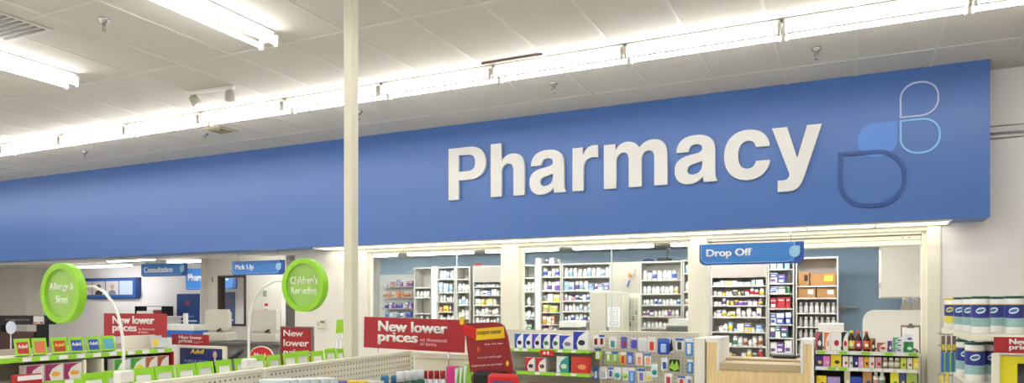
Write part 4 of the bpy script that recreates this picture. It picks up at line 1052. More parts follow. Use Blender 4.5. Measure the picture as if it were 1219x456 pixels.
# endcap with signs
YE_ = 4.9
t = thing('endcap_panel', 'cream perforated endcap panel under the red sign at right edge', 'panel', (xat(1181,YE_), YE_, 0))
zt = zat(1195,421,YE_); ew = 1.0
MB().rbox(0,.035,-.02,.03,.0,zt,.003).build('upright', CREAM, t)
MB().rbox(.035,ew,0,.03,.0,zt,.003).build('panel', CREAM, t)
m = MB()
for i in range(20):
    for dx in (.045,.058): m.box(dx-.003,dx+.003,-.001,.0,zt-.03-i*.016,zt-.022-i*.016)
m.build('slot_strip', GREYPEG, t)
def red_sign(label, px0, px1, pyt, pyb, Y, two=True, small=True, roll=0, cut=None, legs=None, lw=.68, lx=.155, name='price_sign'):
    x0, x1 = xat(px0,Y), xat(px1,Y); z1, z0 = zat(px0,pyt,Y), zat(px0,pyb,Y); w, h = x1-x0, z1-z0
    t = thing(name, label, 'sign', (x0, Y, z0), 0, 'red New lower prices signs'); t.rotation_euler = (0, R(roll), 0)
    MB().rbox(0, w, 0, .006, 0, h, .002).build('board', RED, t)
    text(t, 'New lower', w*lx, 0, h*.55, w*lw, h*.34, LETTER, .0015, .035)
    text(t, 'prices', w*lx, 0, h*.13, w*lw*.58, h*.40, LETTER, .0015, .035)
    if small:
        text(t, 'on thousands\nof items.', w*(lx+lw*.62), 0, h*.16, w*.26, h*.24, C((226,190,190)), .001, .0)
    if legs: 
        for lx_ in legs: MB().cyl((lx_*w, .003, 0),(lx_*w, .003, -h*.5), .004, 8).build('stem', CHROME, t)
    return t
o = red_sign('red New lower prices sign cut by the right edge', 1183, 1270, 401, 420, YE_-.0265, small=False, lx=.22, lw=.66)
MB().box(.0,.42,-.002,.006,-.006,0).build('bottom_edge', WHITE, o)
yz0 = zat(1200,500,YE_); yz1 = zat(1200,424,YE_)
o = thing('price_poster', 'yellow price poster with a black 1 under the red sign', 'poster', (xat(1190,YE_-.01), YE_-.0045, yz0))
MB().rbox(0,.5,0,.004,0,yz1-yz0,.002).build('board', M('yellow_poster',(226,214,30),.5), o)
text(o, '1', .085, 0, yz1-yz0-.30, .15, .26, BLACK, .002, .01)
# sponge packs on hooks at the left side of the gondola
t = thing('clip_rack', 'grey wire rack with curled hooks left of the wipes canisters', 'rack', (0,0,0))
YS = 5.6
xa, xb = xat(1119,YS), .60; ztop = zat(1135,396,YS)
m = MB()
for py in (398, 412, 447):
    z_ = zat(1135,py,YS)
    m.tube([(xa-.0,YS-.02,z_+.012),(xa-.012,YS-.03,z_+.004),(xa,YS-.01,z_),(min(xb,.625),YS,z_)], .004, 6)
for px in (1124,1129,1134): m.cyl((xat(px,YS),YS,zat(px,397,YS)),(xat(px,YS),YS,.6), .0035, 6)
m.build('wire_frame', GREYM, t)
for i, (px, c_) in enumerate([(1120,(232,214,60)),(1126.5,(226,210,80)),(1133,(232,206,50)),(1139.5,(226,214,90))]):
    z1_, zm, z0_ = zat(px,400,YS-.04), zat(px,414,YS-.04), zat(px,443,YS-.04)
    zm = zat(px,419,YS-.04)
    t = thing('sponge_pack', '%s blue and green sponge pack hanging left of the canisters' % ('leftmost','second','third','rightmost')[i], 'sponge', (xat(px+3,YS-.04), YS-.04, z0_), 0, 'hanging sponge packs')
    t.rotation_euler = (0,0,R(5))
    hh = z1_-z0_; hm = zm-z0_
    MB().rbox(-.015,.0,-.012,.012,0,hm,.004).build('blue_sponge', C((60,120,206)), t)
    MB().rbox(.0,.014,-.012,.012,0,hm,.004).build('green_sponge', C((150,196,110)), t)
    MB().prism([(-.013,hm),(.012,hm),(.010,hh),(-.011,hh)], -.001, .001).build('header_card', C((120,104,90)), t)
    MB().box(-.010,.009,-.004,-.001,hm+.012,hm+.05).build('yellow_tag', C(c_), t)
    MB().cyl((0,0,hh-.008),(0,.04,hh-.004),.002,6).build('hook', CHROME, t)
for i, (px, py) in enumerate([(1120,450),(1127,447)]):
    o = MB().prism([(-.008,-.05),(.008,-.045),(.014,.02),(-.006,.02)], -.001, .001).build('yellow_price_tag', C((236,214,60)), None, (xat(px,YS-.035), YS-.035, zat(px,py,YS-.035))); tag(o, ('left','right')[i]+' small yellow tag hanging from the lower wire rack hook', 'tag')

# =====================================================================  CENTRE: RED SIGN, END PANEL, KIOSK, FOREGROUND STOCK
red_sign('large red New lower prices sign in the centre', 432.7, 553, 377, 413.5, 3.97, roll=1.2, legs=(.15,.85))
YEP = 4.02
e0, e1 = xat(494,YEP), xat(600,YEP)
t = thing('gondola_end_panel', 'plain cream back panel behind the centre red sign', 'panel', (0,0,0))
zt = zat(500,421,YEP)
MB().rbox(e0, e1, YEP, YEP+.03, 0, zt, .003).build('panel', CREAM, t)
MB().rbox(e0-.005, e1, YEP-.012, YEP+.042, zt-.03, zt+.004, .004).build('top_rail', CREAM, t)
MB().rbox(e0+.05, e1, YEP-.30, YEP-.001, GT-.39, GT-.36, .003).build('shelf', CREAM, t)
# kiosk
YK2 = 3.1
t = thing('coupon_kiosk', 'red coupon center kiosk with yellow heading', 'kiosk', (xat(580,YK2), YK2, 0), R(6))
kb = lambda px: xat(px,YK2)-xat(580,YK2)
kz = lambda py: zat(580,py,YK2)
KR = M('kiosk_red',(150,34,38),.45); KRB = M('kiosk_bright_red',(206,34,36),.35)
pts = [(kb(564),kz(470)),(kb(611),kz(470)),(kb(609),kz(440)),(kb(603),kz(400)),(kb(599),kz(388)),(kb(594),kz(384.5)),(kb(586),kz(383.5)),(kb(555),kz(385.5)),(kb(556.5),kz(410))]
MB().prism(pts, 0, .012).build('header_board', KR, t)
MB().prism([(kb(567.5),kz(391.5)),(kb(599),kz(388.5)),(kb(600),kz(402)),(kb(567.5),kz(405.5))], -.004, 0).build('yellow_heading', M('kiosk_yellow',(236,196,30),.45), t)
o = text(t, 'coupon center', kb(569.5), -.004, kz(400.5), kb(597)-kb(569.5), .026, C((70,30,20)), .001, .01, name='heading_text'); o.rotation_euler = (0,R(-4),0)
o = text(t, 'shop. earn. save.', kb(577), 0, kz(411.5), kb(598)-kb(577), .011, LETTER, .001, .01); o.rotation_euler = (0,R(-4),0)
o = text(t, 'scan your card to get', kb(569.5), 0, kz(428), kb(596)-kb(569.5), .013, LETTER, .001, .0); o.rotation_euler = (0,R(-5),0)
o = text(t, 'coupons you can use today!', kb(562.5), 0, kz(438), kb(597)-kb(562.5), .013, LETTER, .001, .0); o.rotation_euler = (0,R(-5),0)
for px, py, c_ in ((570,416,(214,90,40)),(603,432,(236,200,40)),(563,446,(170,210,60))):
    MB().prism(circ(kb(px),kz(py),.0075,.013,14), -.002, 0).build('printed_dot', C(c_), t)
MB().prism([(kb(552),kz(386)),(kb(568),kz(391)),(kb(567),kz(405)),(kb(554),kz(398))], -.012, -.004).build('side_flag', KRB, t)
MB().prism(circ(kb(552),kz(382),.012,.022,14), -.01, 0).build('yellow_tab', C((236,200,40)), t)
MB().rbox(kb(571), kb(603), -.10, .14, .9, kz(441), .012).build('scanner_housing', BLACK, t)
m = MB(); X0, X1 = kb(593), kb(626)
m.rbox(X0, X1, -.16, -.11, 1.0, kz(441)-.0, .014); m.build('red_bezel', KRB, t)
MB().box(X0+.03, X1-.015, -.163, -.159, 1.02, kz(449)).build('screen', C((70,80,140),.2), t)
MB().rbox(kb(571), X1, -.158, .14, 0, .9, .01).build('pedestal', BLACK, t)

# stock in front of gondola B (right-hand side shelf, tops show)
BZ = GT-.36
def bstock(px, off): 
    s = sb_at(px, off); return on_b(s, off, BZ+.0005)
grp = 'stock on the near shelf of the pegboard gondola'
def ztop_at(p, py): d = p[1]*CS-p[0]*SN; return H-(py-HY)/FOC*d
for i, px in enumerate((326,338,350,362,374,386)):
    p = bstock(px,.16); h = max(.08, ztop_at(p, 452.0-.4*i)-BZ)
    t = thing('product_box', '%s white and teal carton from the left before the pegboard' % ORD[i], 'box', p, brz, grp)
    MB().rbox(-.03,.03,-.06,.06,0,h,.002).build('carton', C((216,226,228)), t)
    MB().box(-.0305,.0305,-.061,.061,h*.72,h*.9).build('printed_band', C((70,130,160) if i%2 else (60,110,150)), t)
    MB().box(-.02,.02,-.062,-.06,h*.3,h*.6).build('printed_picture', C((180,200,90)), t)
for i, (px, c) in enumerate([(397,(110,100,190)),(410,(226,190,50)),(422,(232,200,60)),(433,(226,226,220)),(443,(220,226,216))]):
    p = bstock(px,.15); h = max(.06, ztop_at(p, 453.5)-BZ)
    t = thing('product_box', '%s carton low before the pegboard, beneath the red sign' % ('violet','deep yellow','bright yellow','pale grey','off-white')[i], 'box', p, brz, grp)
    MB().rbox(-.035,.035,-.06,.06,0,h,.002).build('carton', C(c), t); MB().box(-.02,.02,-.062,-.06,h*.4,h*.8).build('printed_picture', C((90,140,200)), t)
def tube_product(label, p, h, r, body, cap, lab, name='toiletry_bottle'):
    t = thing(name, label, 'bottle', p, brz, grp)
    MB().lathe([(r*.9,0),(r,.006),(r,h*.74),(r*.7,h*.8)], 16, sy=.75).build('body', C(body), t)
    MB().lathe([(r*.8,h*.8),(r*.8,h*.97),(r*.7,h)], 14, sy=.75).build('cap', C(cap), t)
    MB().lathe([(r*1.03,h*.2),(r*1.03,h*.62)], 16, sy=.77).build('label', C(lab), t)
for i, px in enumerate((458,470)):
    p = bstock(px,.2); tube_product(('left','right')[i]+' blue and yellow bottle before the pegboard', p, ztop_at(p,447)-BZ, .034, (60,120,170), (60,120,170), (190,200,60))
for i, px in enumerate((476,485,493,501)):
    p = bstock(px,.27); tube_product('dark green bottle with white cap, %s from left before the cream panel' % ORD[i], p, ztop_at(p,442.5-i*.8)-BZ, .03, (20,90,70), (226,230,236), (200,210,60))
YQ = YEP-.2
for i, px in enumerate((506,513,520,527)):
    p = (xat(px,YQ), YQ, BZ+.0005); tube_product('red capped spray bottle, %s from left before the cream panel' % ORD[i], p, zat(px,441.5,YQ)-BZ, .024, (220,226,236), (176,30,40), (110,150,210))
for i, (a, b, py, c, c2, nm) in enumerate([(531,541,437,(214,60,140),(240,210,230),'bright pink'),(541.5,546.5,438,(232,232,236),(120,180,60),'left white and green'),(547,551.5,436.5,(232,232,236),(120,190,60),'middle white and green'),(552,556.5,434.5,(232,232,236),(140,200,70),'right white and green')]):
    x0, x1 = xat(a,YQ), xat(b,YQ)
    product_box('%s tall carton left of the coupon kiosk' % nm, x0, x1, YQ, BZ, zat(b,py,YQ)-BZ, c if i == 0 else c2, None if i == 0 else (236,236,236), c2 if i == 0 else (150,100,170), d=.08, group=grp)

# =====================================================================  LEFT GONDOLA A
AX = -5.8; AZ = zatx(100, 421.2, AX)
ya0, ya1 = yat(-40, AX), yat(204, AX)
t = thing('shelf_gondola', 'cream gondola with lime striped shelf rails at the lower left', 'shelving', (AX, 0, 0), R(90))
# local x = world y ; local -y = +X side
A_ = lambda px: yat(px, AX)
MB().rbox(ya0, ya1, 0, .36, AZ-.03, AZ, .003).build('shelf', CREAM, t)
a2 = zatx(99, 450, AX)
MB().rbox(ya0, ya1, -.02, .36, a2-.03, a2, .003).build('shelf', CREAM, t)
MB().rbox(ya0, ya1, -.02, .36, a2-.38, a2-.35, .003).build('shelf', CREAM, t)
MB().box(ya0, ya1, .36, .375, .1, AZ+.05).build('back_panel', M('taupe_panel',(176,170,156),.6), t)
MB().rbox(ya0, ya1, -.04, .4, 0, .12, .003).build('base_deck', CREAM, t)
MB().box(ya0, ya1, -.006, 0, AZ-.036, AZ+.002).build('price_rail', LIME, t)
MB().box(ya0, ya1, -.026, -.02, a2-.036, a2+.002).build('price_rail', LIME, t)
for px in (31.5,52.5,75,95.5,115,134,156,173,191): 
    y_ = A_(px); MB().box(y_-.035, y_+.035, -.008, -.006, AZ-.033, AZ-.002).build('price_tag', PAPER, t)
for px in (80,): y_ = A_(px); MB().box(y_-.035, y_+.035, -.028, -.026, a2-.033, a2-.002).build('price_tag', PAPER, t)
MB().box(ya1, ya1+.012, -.02, .375, 0, AZ-.03).build('end_panel', M('red_end',(170,34,38),.5), t)
MB().rbox(ya1-.02, ya1+.02, .33, .38, 0, AZ+.03, .004).build('end_post', CREAM, t)
for px in (100.5, 121.5):
    y_ = A_(px); MB().rbox(y_-.012, y_+.012, -.01, .2, a2+.001, AZ-.05, .003).build('divider', CREAM, t)
# cards on top
cols = [((196,60,44),(240,236,230),'red'),((226,120,80),(240,236,230),'orange'),((196,70,40),(240,210,60),'red and yellow'),((50,80,170),(236,236,240),'blue'),((60,90,180),(236,236,240),'second blue'),((90,170,200),(220,230,100),'sky blue')]
cpx = [(19,37.5),(40,57),(62.5,81.5),(83.5,101),(104.5,120.5),(122.5,138)]
for i, ((a, b), (c, tc, nm)) in enumerate(zip(cpx, cols)):
    y0, y1 = yat(a, AX-.06), yat(b, AX-.06)
    h = zatx((a+b)/2, 403.5-(i*.7), AX-.06)-AZ-.006
    card_holder('green framed %s product card, %s from the left on the left gondola' % (nm, ORD[i]), (AX-.06, (y0+y1)/2, AZ+.011), R(90), y1-y0, h, C(c), 'green framed product cards on left gondola', tilt=-14, txt='Advil' if i in (0,2,3,4) else None, tcol=C(tc))
# boxes between shelves
for i, (a, b, c, c1, c2, nm) in enumerate([(31,52,(226,214,214),(150,40,90),(150,60,80),'left magenta and white'),(53.5,75,(226,220,216),(150,34,90),(230,170,60),'middle magenta'),(76,97.5,(226,220,216),(150,34,90),(230,170,60),'right magenta'),(136,154.5,(230,230,226),(60,150,50),(230,230,226),'left green'),(155.5,173,(230,230,226),(70,160,50),(230,220,60),'right green'),(174,187,(230,224,216),(170,90,50),(230,224,216),'left brown'),(188,201,(230,224,216),(170,90,50),(230,224,216),'right brown')]):
    y0, y1 = yat(a, AX), yat(b, AX)
    product_box('%s carton between the shelves of the left gondola' % nm, -(y1-y0)/2, (y1-y0)/2, 0, a2, min(.135, AZ-a2-.05), c, c1, c2, d=.09, group='cartons in the left gondola', rz=R(90)).location = (AX-.0, (y0+y1)/2, a2+.0006)
# white header board + item with yellow circle
y0, y1 = yat(146, AX-.2), yat(199, AX-.2)
o = MB().rbox(0, y1-y0, 0, .01, 0, zatx(170,399,AX-.2)-AZ, .003).build('blank_header_board', M('blank_board',(232,226,212),.5), None, (AX-.2, y0, AZ+.0006), R(90)); tag(o, 'blank cream board on the left gondola below the red sign', 'board')
y0, y1 = yat(181, AX-.08), yat(199, AX-.08); h = zatx(190,400,AX-.08)-AZ
o = thing('dosage_card', 'white card with a yellow circle at the right end of left gondola', 'card', (AX-.08, (y0+y1)/2, AZ+.010), R(90)); o.rotation_euler = (R(-18),0,R(90))
MB().box(-(y1-y0)/2,(y1-y0)/2,0,.004,0,h).build('card', C((214,220,226)), o); MB().prism(circ(-(y1-y0)*.2,h*.4,.035,.04,20), -.002, 0).build('yellow_circle', C((236,206,80)), o)
MB().box(-(y1-y0)/2,(y1-y0)/2,.004,.03,0,.006).build('foot', PAPER, o)
o = MB().rbox(-.07,.07,-.02,.02,0,.06,.01).build('paper_roll_holder', WHITE, None, (AX-.22, yat(80,AX-.22), AZ+.0006), R(90)); tag(o, 'small white holder standing behind the framed product cards', 'holder')
# red label holder low left
o = MB().rbox(-.11,.11,-.02,.02,0,.10,.01).box(-.08,.1,-.022,-.019,.055,.09,1).build('red_pouch', [C((176,34,40)), PAPER], None, (AX+.08, yat(32,AX+.08), zatx(32,461,AX+.08)), R(90)); tag(o, 'red pouch with white tag at the lower left corner', 'pouch')
MB().rbox(-.2,.2,-.12,.12,0,.0,.0)
o.parent = None
# put it on a small ledge of the gondola
led = MB().rbox(yat(20,AX+.08)-.15, yat(45,AX+.08)+.1, -.13, -.0265, zatx(32,461,AX+.08)-.02, zatx(32,461,AX+.08)-.0005, .003).build('bin_ledge', CREAM, t)
# sign above A
red_sign('red New lower prices sign behind the left gondola, left of the pillar', 123.5, 198.5, 373, 400, 4.72, lx=.15, lw=.66, small=True, legs=(.2,.8))
# endcap: framed poster with small red sign on top
YE2 = 4.98
f0, f1 = xat(213.5,YE2), xat(265.5,YE2); fz1 = zat(213,412,YE2)
t = thing('framed_poster_stand', 'navy poster in a cream frame with bald man in suit at right', 'poster', (f0, YE2, 0))
w = f1-f0
MB().rbox(-.03, w+.03, 0, .03, .0, fz1+.01, .006).build('frame', CREAM, t)
MB().box(.01, w-.01, -.003, 0, .5, fz1-.015).build('poster', M('navy_poster',(36,50,110),.4), t)
text(t, 'Advil', w*.26, -.003, zat(213,420.5,YE2), w*.32, .045, C((236,214,60)), .001, .03, shear=.2)
text(t, 'PURSUE YOUR', w*.13, -.003, zat(213,431,YE2), w*.55, .028, C((160,190,226)), .001, .0)
pz = zat(213,417,YE2)
MB().prism(circ(w*.83,pz-.03,.026,.034,16), -.006, -.003).build('portrait_head', C((206,170,150)), t)
MB().prism([(w*.72,pz-.2),(w*.94,pz-.2),(w*.95,pz-.09),(w*.87,pz-.065),(w*.79,pz-.065),(w*.71,pz-.09)], -.005, -.003).build('portrait_suit', C((30,26,34)), t)
MB().prism([(w*.81,pz-.068),(w*.85,pz-.068),(w*.835,pz-.14)], -.006, -.005).build('portrait_shirt', PAPER, t)
red_sign('small red New lower prices sign standing on the navy poster frame', 204.5, 248.5, 398, 410.5, 4.99, lx=.2, lw=.62, small=True).location.z = fz1+.012
# shelf behind end connecting
# portrait New lower sign in grey frame
YS2 = 5.6
t = thing('framed_sign', 'tall red New lower prices sign in a grey frame left of the post', 'sign', (xat(334.5,YS2), YS2, 0))
w = xat(373,YS2)-xat(334.5,YS2); z1_ = zat(334,388.5,YS2); z0_ = z1_-.40
MB().ring([(0,z0_),(w,z0_),(w,z1_),(0,z1_)],[(.012,z0_+.012),(w-.016,z0_+.012),(w-.016,z1_-.012),(.012,z1_-.012)],-.012,.012).build('frame', M('grey_frame',(130,126,122),.35,metal=.5), t)
MB().box(.012,w-.016,-.003,.003,z0_+.012,z1_-.012).build('board', RED, t)
text(t, 'New', w*.09, -.003, z1_-.10, w*.60, .065, LETTER, .0015, .02)
text(t, 'lower', w*.09, -.003, z1_-.20, w*.78, .07, LETTER, .0015, .02)
text(t, 'prices', w*.09, -.003, z1_-.315, w*.82, .085, LETTER, .0015, .02)
MB().cyl((w/2,0,.01),(w/2,0,z0_),.012,10).build('pole', CHROME, t); MB().lathe([(.14,0),(.14,.008),(.02,.014)],24,(w/2,0,0)).build('base', GREYM, t)
# Need sign
YN = 4.6
t = thing('rounded_sign', 'red sign with rounded top reading Need, left of the tall red sign', 'sign', (xat(297,YN), YN, 0))
w = xat(325.5,YN)-xat(297,YN); zt_ = zat(311,412,YN); hw = w/2
def dome(i, zb): return [(i,zb),(w-i,zb)]+[(hw+(hw-i)*math.cos(R(a)), zt_-.09+(.09-i)*math.sin(R(a))) for a in range(0,181,15)]
MB().prism(dome(0, zt_-.24), 0, .008).build('white_edge', PAPER, t)
MB().prism(dome(.008, zt_-.23), -.003, 0).build('red_face', M('need_red',(204,34,36),.4), t)
text(t, 'Need', w*.22, -.003, zt_-.095, w*.46, .036, LETTER, .0015, .03)
text(t, 'a refill?', w*.2, -.003, zt_-.155, w*.6, .036, LETTER, .0015, .02)
MB().cyl((hw,.004,.01),(hw,.004,zt_-.24),.01,10).build('pole', CHROME, t); MB().lathe([(.12,0),(.12,.008),(.02,.014)],20,(hw,0,0)).build('base', GREYM, t)

# =====================================================================  ALCOVE
# photo board
YB2 = YA-.059
b0, b1 = xat(92,YB2), xat(165.5,YB2); bz1, bz0 = zat(130,331,YB2), zat(130,356,YB2)
t = thing('photo_board', 'blue wall board with three staff portraits in the alcove', 'board', (b0, YB2, bz0))
w, h = b1-b0, bz1-bz0
r_ = .1
pts = [(0,0),(w-r_,0)]+[(w-r_+math.cos(R(-90+9*i))*r_, r_+math.sin(R(-90+9*i))*r_) for i in range(1,11)]+[(w,h),(0,h)]
MB().prism(pts, 0, .0588).build('backing', M('navy_board',(28,58,120),.4), t)
MB().box(.02, w-.12, -.003, 0, .03, h-.02).build('blue_field', M('board_blue',(40,96,170),.4), t)
for i in range(4):
    x0 = .10+i*(w-.28)/4; pw = (w-.28)/4-.03
    f = MB().box(x0, x0+pw, -.006, -.003, h*.20, h*.85).build('photo', C((206,200,198) if i < 3 else (190,206,222)), t)
    if i < 3:
        c = x0+pw/2
        MB().prism(circ(c,h*.58,pw*.16,h*.12,14), -.009, -.006).build('portrait_head', C([(120,84,66),(70,50,44),(190,150,130)][i]), f)
        MB().prism([(c-pw*.3,h*.21),(c+pw*.3,h*.21),(c+pw*.24,h*.38),(c,h*.44),(c-pw*.24,h*.38)], -.008, -.006).build('portrait_shoulders', C([(226,226,226),(60,50,50),(120,130,150)][i]), f)
# blue posters on back wall
def poster(label, px0, px1, pyt, pyb):
    Y = YA-.02; x0, x1 = xat(px0,Y), xat(px1,Y); z1, z0 = zat(px0,pyt,Y), zat(px0,pyb,Y); w, h = x1-x0, z1-z0
    t = thing('blue_poster', label, 'poster', (x0, Y, z0), 0, 'navy posters in the alcove')
    MB().box(0,w,0,.018,0,h).build('board', M('poster_blue',(34,68,130),.45), t)
    MB().prism([(w*.42,h*.86),(w*.42,h*.80),(w*.5,h*.76),(w*.58,h*.80),(w*.58,h*.86)], -.002, 0).build('shield_mark', C((180,60,70)), t)
    for i, (zz, ww, th, c) in enumerate([(.56,.55,.022,(110,140,190)),(.47,.8,.03,(206,214,226)),(.40,.66,.03,(206,214,226)),(.30,.4,.018,(110,140,190))]):
        MB().box(w*(.5-ww/2),w*(.5+ww/2),-.002,0,h*zz,h*(zz+th)).build('printed_line', C(c), t)
poster('navy poster with a small shield left of the beige pillar', 210.5, 237, 350, 412)
poster('second navy poster seen through the brown framed window', 266, 279, 348, 412)
# consultation fax machine on a ledge
YL_ = 10.55
a, b = xat(167.5,YL_), xat(199.5,YL_); z1_, z0_ = zat(180,364.5,YL_), zat(180,376,YL_)
t = thing('file_tray', 'black wire tray of papers on the alcove shelf behind the red sign', 'tray', ((a+b)/2, YL_, z0_))
w = (b-a)/2; h = z1_-z0_
MB().box(-w,w,-.14,.14,0,.012).box(-w,w,-.14,.14,h-.012,h).box(-w,-w+.012,-.14,.14,.012,h-.012).box(w-.012,w,-.14,.14,.012,h-.012).build('frame', BLACK, t)
MB().box(-w*.9,w*.3,-.13,.12,.0125,h*.5).build('papers', PAPER, t); MB().box(w*.35,w*.9,-.13,.12,.0125,h*.6).build('red_binder', C((150,60,60)), t)
t2 = thing('storage_counter', 'tall pale counter in the alcove under the black tray', 'counter', (0,0,0))
MB().rbox(a-.3, b+.15, YL_-.2, YL_+.25, z0_-.035, z0_-.0005, .004).build('worktop', WHITE, t2); MB().box(a-.25, b+.1, YL_-.15, YL_+.25, 0, z0_-.035).build('body', WALLC, t2)
# blue and white service desk with gate post
YV = 8.5
a, b = xat(196,YV), xat(237,YV)
t = thing('consultation_desk', 'white desk panel with a bright blue band before the beige pillar', 'desk', (0,0,0))
z1_ = zat(215,386,YV)
MB().rbox(a, b, YV-.1, YV+.2, z1_-.10, z1_, .006).build('white_top', WHITE, t); MB().box(a+.01, b-.01, YV-.09, YV+.19, z1_-.22, z1_-.10).build('blue_band', C((50,110,200)), t); MB().box(a+.01, b-.01, YV-.09, YV+.19, 0, z1_-.22).build('body', WHITE, t)
t = thing('divider_post', 'short white post standing on the desk with the blue band', 'post', (xat(221,8.5), 8.5, z1_+.0005))
MB().rbox(-.03,.03,-.03,.03,0,zat(221,373,8.5)-z1_,.004).build('post', WHITE, t)
# cash registers on dark counter
YR_ = 8.35
a, b = xat(244,YR_), xat(349,YR_); cz_ = zat(300,407,YR_)
t = thing('pickup_counter', 'dark Pick Up counter under the two beige registers', 'counter', (0,0,0))
MB().rbox(a, b, YR_-.35, YR_+.35, cz_-.04, cz_, .006).build('worktop', M('dark_laminate',(92,88,84),.4), t); MB().box(a+.02, b-.02, YR_-.3, YR_+.3, 0, cz_-.04).build('body', M('counter_grey',(112,108,102),.5), t)
def register(px, label):
    x_ = xat(px, YR_)
    t = thing('cash_register', label, 'cash register', (x_, YR_, cz_+.0005), R(20), 'beige registers at Pick Up')
    MB().rbox(-.2,.2,-.17,.17,0,.14,.015).build('base_unit', BEIGE, t)
    MB().lathe([(.05,.14),(.035,.17),(.035,.24)],12).build('neck', BEIGE, t)
    m = MB(); vs = [(-.14,-.1,.21),(.14,-.1,.21),(.14,-.1,.45),(-.14,-.1,.45),(-.185,.12,.18),(.185,.12,.18),(.185,.12,.5),(-.185,.12,.5)]
    m.add([(x,-y,z) for x,y,z in vs], [(0,1,2,3),(7,6,5,4),(0,4,5,1),(1,5,6,2),(2,6,7,3),(3,7,4,0)]); 
    m.build('monitor_back', BEIGE, t)
    MB().rbox(-.12,.12,-.02,.1,.455,.50,.01).build('printer_top', WHITE, t)
    MB().tube([(.03,-.1,.17),(.08,-.14,.2),(.02,-.15,.16)], .012, 6).build('cable', BLACK, t)
register(262, 'left beige register under the brown framed window')
register(319, 'right beige register below the red notice')
# handset scanner behind left cards
YH = 3.6
t = thing('card_reader', 'black card reader on a stalk behind the green price cards', 'card reader', (xat(281,YH), YH, 0))
zt_ = zat(281,424,YH)
MB().tube([(0,0,.01),(0,0,zt_-.03),(.01,0,zt_)], .009, 8).build('stalk', BLACK, t)
MB().lathe([(.10,0),(.10,.01),(.03,.016)],18).build('base', BLACK, t)
m = MB().rbox(-.055,.06,-.035,.035,-.012,.022,.012).build('reader_body', BLACK, t, (0,0,zt_+.01)); m.rotation_euler = (R(30),R(-22),0)
MB().lathe([(.03,0),(.034,.012),(.02,.03)],12).build('knob', BLACK, t, (-.03,0,zt_-.012))
# notices / light switch on door wall
def plate(name, label, px0, px1, pyt, pyb, Y, mat, cat, extra=None):
    x0, x1 = xat(px0,Y), xat(px1,Y); z1, z0 = zat(px0,pyt,Y), zat(px0,pyb,Y)
    o = MB().rbox(x0, x1, Y-.012, Y, z0, z1, .003).build(name, mat); return tag(o, label, cat)
plate('wall_switch', 'small grey green switch plate above the red notice', 313.5, 317.5, 346, 353, YD, C((150,160,130)), 'switch')
o = plate('red_notice', 'small red and white notice above the right register', 315.5, 320, 361, 373, YD, PAPER, 'notice')
x0, x1 = xat(315.7,YD), xat(319.8,YD)
MB().box(x0,x1,YD-.014,YD-.0121,zat(317,364.5,YD),zat(317,361.2,YD)).build('red_print', C((190,50,50)), o); MB().box(x0,x1,YD-.014,YD-.0121,zat(317,372.5,YD),zat(317,368,YD)).build('red_print', C((190,50,50)), o)
# thermostat on white wall
x0, x1 = xat(378.5,WY), xat(388.5,WY); z1_, z0_ = zat(383,380.5,WY), zat(383,391,WY)
t = thing('alarm_keypad', 'small beige keypad on the white wall left of the post', 'keypad', (x0, WY-.029, z0_)); w, h = x1-x0, z1_-z0_
MB().rbox(0,w,0,.029,0,h,.006).build('case', M('keypad_beige',(222,216,196),.5), t); MB().box(w*.45,w*.92,-.002,0,h*.62,h*.86).build('display', C((90,120,70)), t)
MB().box(w*.12,w*.36,-.002,0,h*.3,h*.7).build('button_block', C((180,172,150)), t)
# lime flag stand near the post
YF_ = 6.6
t = thing('lime_card_stand', 'lime green card on a thin stand just left of the post', 'sign', (xat(404,YF_), YF_, 0))
w = xat(409,YF_)-xat(399,YF_)
zf1, zf0 = zat(404,380.5,YF_), zat(404,397,YF_)
MB().prism([(-w*.45,zf0),(w*.5,zf0+.006),(w*.42,zf1),(-w*.30,zf1)], -.003, .003).build('card', LIME, t)
MB().prism([(-w*.1,zf0+.04),(w*.15,zf0+.05),(w*.1,zf0+.08)], -.004, -.003).build('printed_leaf', C((226,150,60)), t)
for dx in (-.05, .0, .03): MB().cyl((dx,.006,.01),(dx,.006,zf0),.006,6).build('leg', CHROME, t)
MB().rbox(-.15,.15,-.12,.12,0,.012,.003).build('base', GREYM, t)
# gap with hanging grey bag beyond the pick up wall
t = thing('hanging_bag', 'grey plastic bag hanging in the gap beside the Pick Up wall', 'bag', (xat(342,9.9)-.0, 9.75, 1.2))
MB().lathe([(.03,.42),(.06,.38),(.10,.28),(.12,.15),(.11,.04),(.05,0)][::-1], 14, sy=.4).build('bag', M('grey_bag',(150,148,144),.4,noise=.3,nscale=14), t)
MB().tube([(0,0,.42),(0,0,.60)], .006, 6).build('strap', M('grey_bag',(150,148,144)), t)
# tall curtain like grey board in gap
o = MB().box(xat(334,10.3), XP-.11, 10.3, 10.33, 0, IZ-.3).build('grey_screen', M('grey_screen',(160,156,150),.7)); tag(o, 'dull grey screen seen in the gap beyond the Pick Up wall', 'screen')
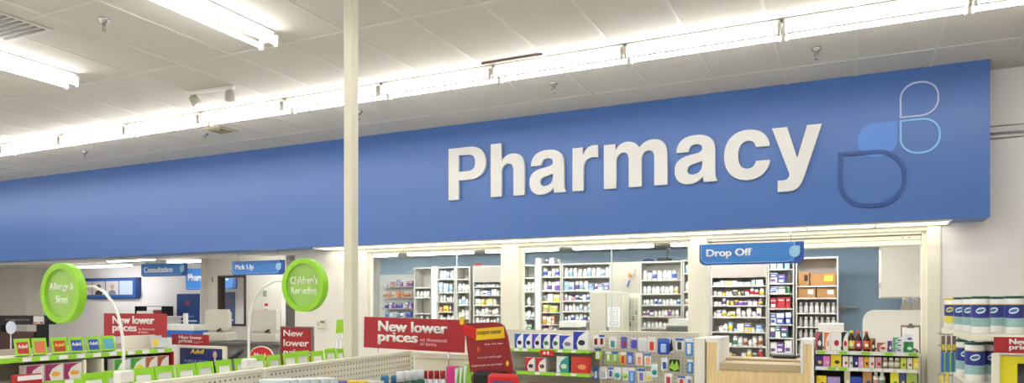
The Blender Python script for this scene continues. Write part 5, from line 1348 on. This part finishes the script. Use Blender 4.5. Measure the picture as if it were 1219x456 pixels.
# black display unit at far left with white round lamp
YT = 6.1
t = thing('merchandise_display', 'black product display with colourful price strip at the left edge', 'display', (xat(33,YT), YT, 0), R(22))
zt_ = zat(33,375.5,YT); zb_ = zat(33,386.5,YT); wl = .42
MB().rbox(-wl,.26,-.02,.22,zb_,zt_,.006).build('header', BLACK, t)
text(t, 'magazine', -.30, -.0205, (zt_+zb_)/2-.015, .34, .035, C((150,146,140)), .001, .0)
MB().box(.10,.25,-.024,-.0205,zb_+.01,zt_-.01).build('price_strip', C((206,204,206)), t)
for i, c in enumerate(((190,60,110),(230,170,60),(110,60,120))): MB().box(.11+i*.045,.148+i*.045,-.026,-.024,zb_+.015,zb_+.04).build('colour_chip', C(c), t)
MB().rbox(-wl,-.38,0,.2,0,zb_,.004).build('post', BLACK, t); MB().rbox(.12,.16,0,.2,0,zb_,.004).build('post', BLACK, t)
MB().rbox(-.38,.10,-.02,.22,.9,zb_-.10,.01).build('stock_bin', C((70,40,36)), t)
MB().rbox(-.38,.12,0,.2,.0,.9,.01).build('cabinet', BLACK, t)
YG2 = 5.1
o = thing('white_disc_sign', 'pale round sign cut by the left edge above the gondola', 'sign', (xat(13,YG2), YG2, 0))
zc_ = zat(13,390,YG2)
MB().prism(circ(0,zc_,.09,.075,32), -.006, .006).build('disc', C((206,216,232)), o); MB().cyl((0,0,.01),(0,0,zc_-.07),.008,8).build('pole', CHROME, o); MB().lathe([(.1,0),(.1,.01),(.02,.014)],16).build('base', GREYM, o)
# white notice on left window reveal and side wall
o = MB().box(0,.004,0,.5,0,.62).build('wall_notice', PAPER, None, (XP+.002, 10.9, zat(444,362,11.2))); tag(o, 'white notice on the cream wall at the left of the first window', 'notice')

# =====================================================================  CAMERA, WORLD, COLOUR
cam = bpy.data.cameras.new('camera'); co = bpy.data.objects.new('camera', cam); COL.objects.link(co)
co.location = (0, 0, H); co.rotation_euler = (R(90), 0, YAW)
cam.sensor_fit = 'HORIZONTAL'; cam.sensor_width = 36
cam.lens = FOC/1219*36
cam.shift_x = (609.5-CX)/1219; cam.shift_y = (HY-228)/1219
cam.clip_start = .05; cam.clip_end = 100
S.camera = co
wd = bpy.data.worlds.new('world'); S.world = wd; wd.use_nodes = True
wd.node_tree.nodes['Background'].inputs[0].default_value = (.8,.85,.9,1); wd.node_tree.nodes['Background'].inputs[1].default_value = .3
S.view_settings.view_transform = 'Standard'; S.view_settings.look = 'None'
S.view_settings.exposure = 1.22; S.view_settings.gamma = 1; S.view_settings.use_curve_mapping = False
S.cycles.use_denoising = True; S.cycles.max_bounces = 8; S.cycles.transparent_max_bounces = 12
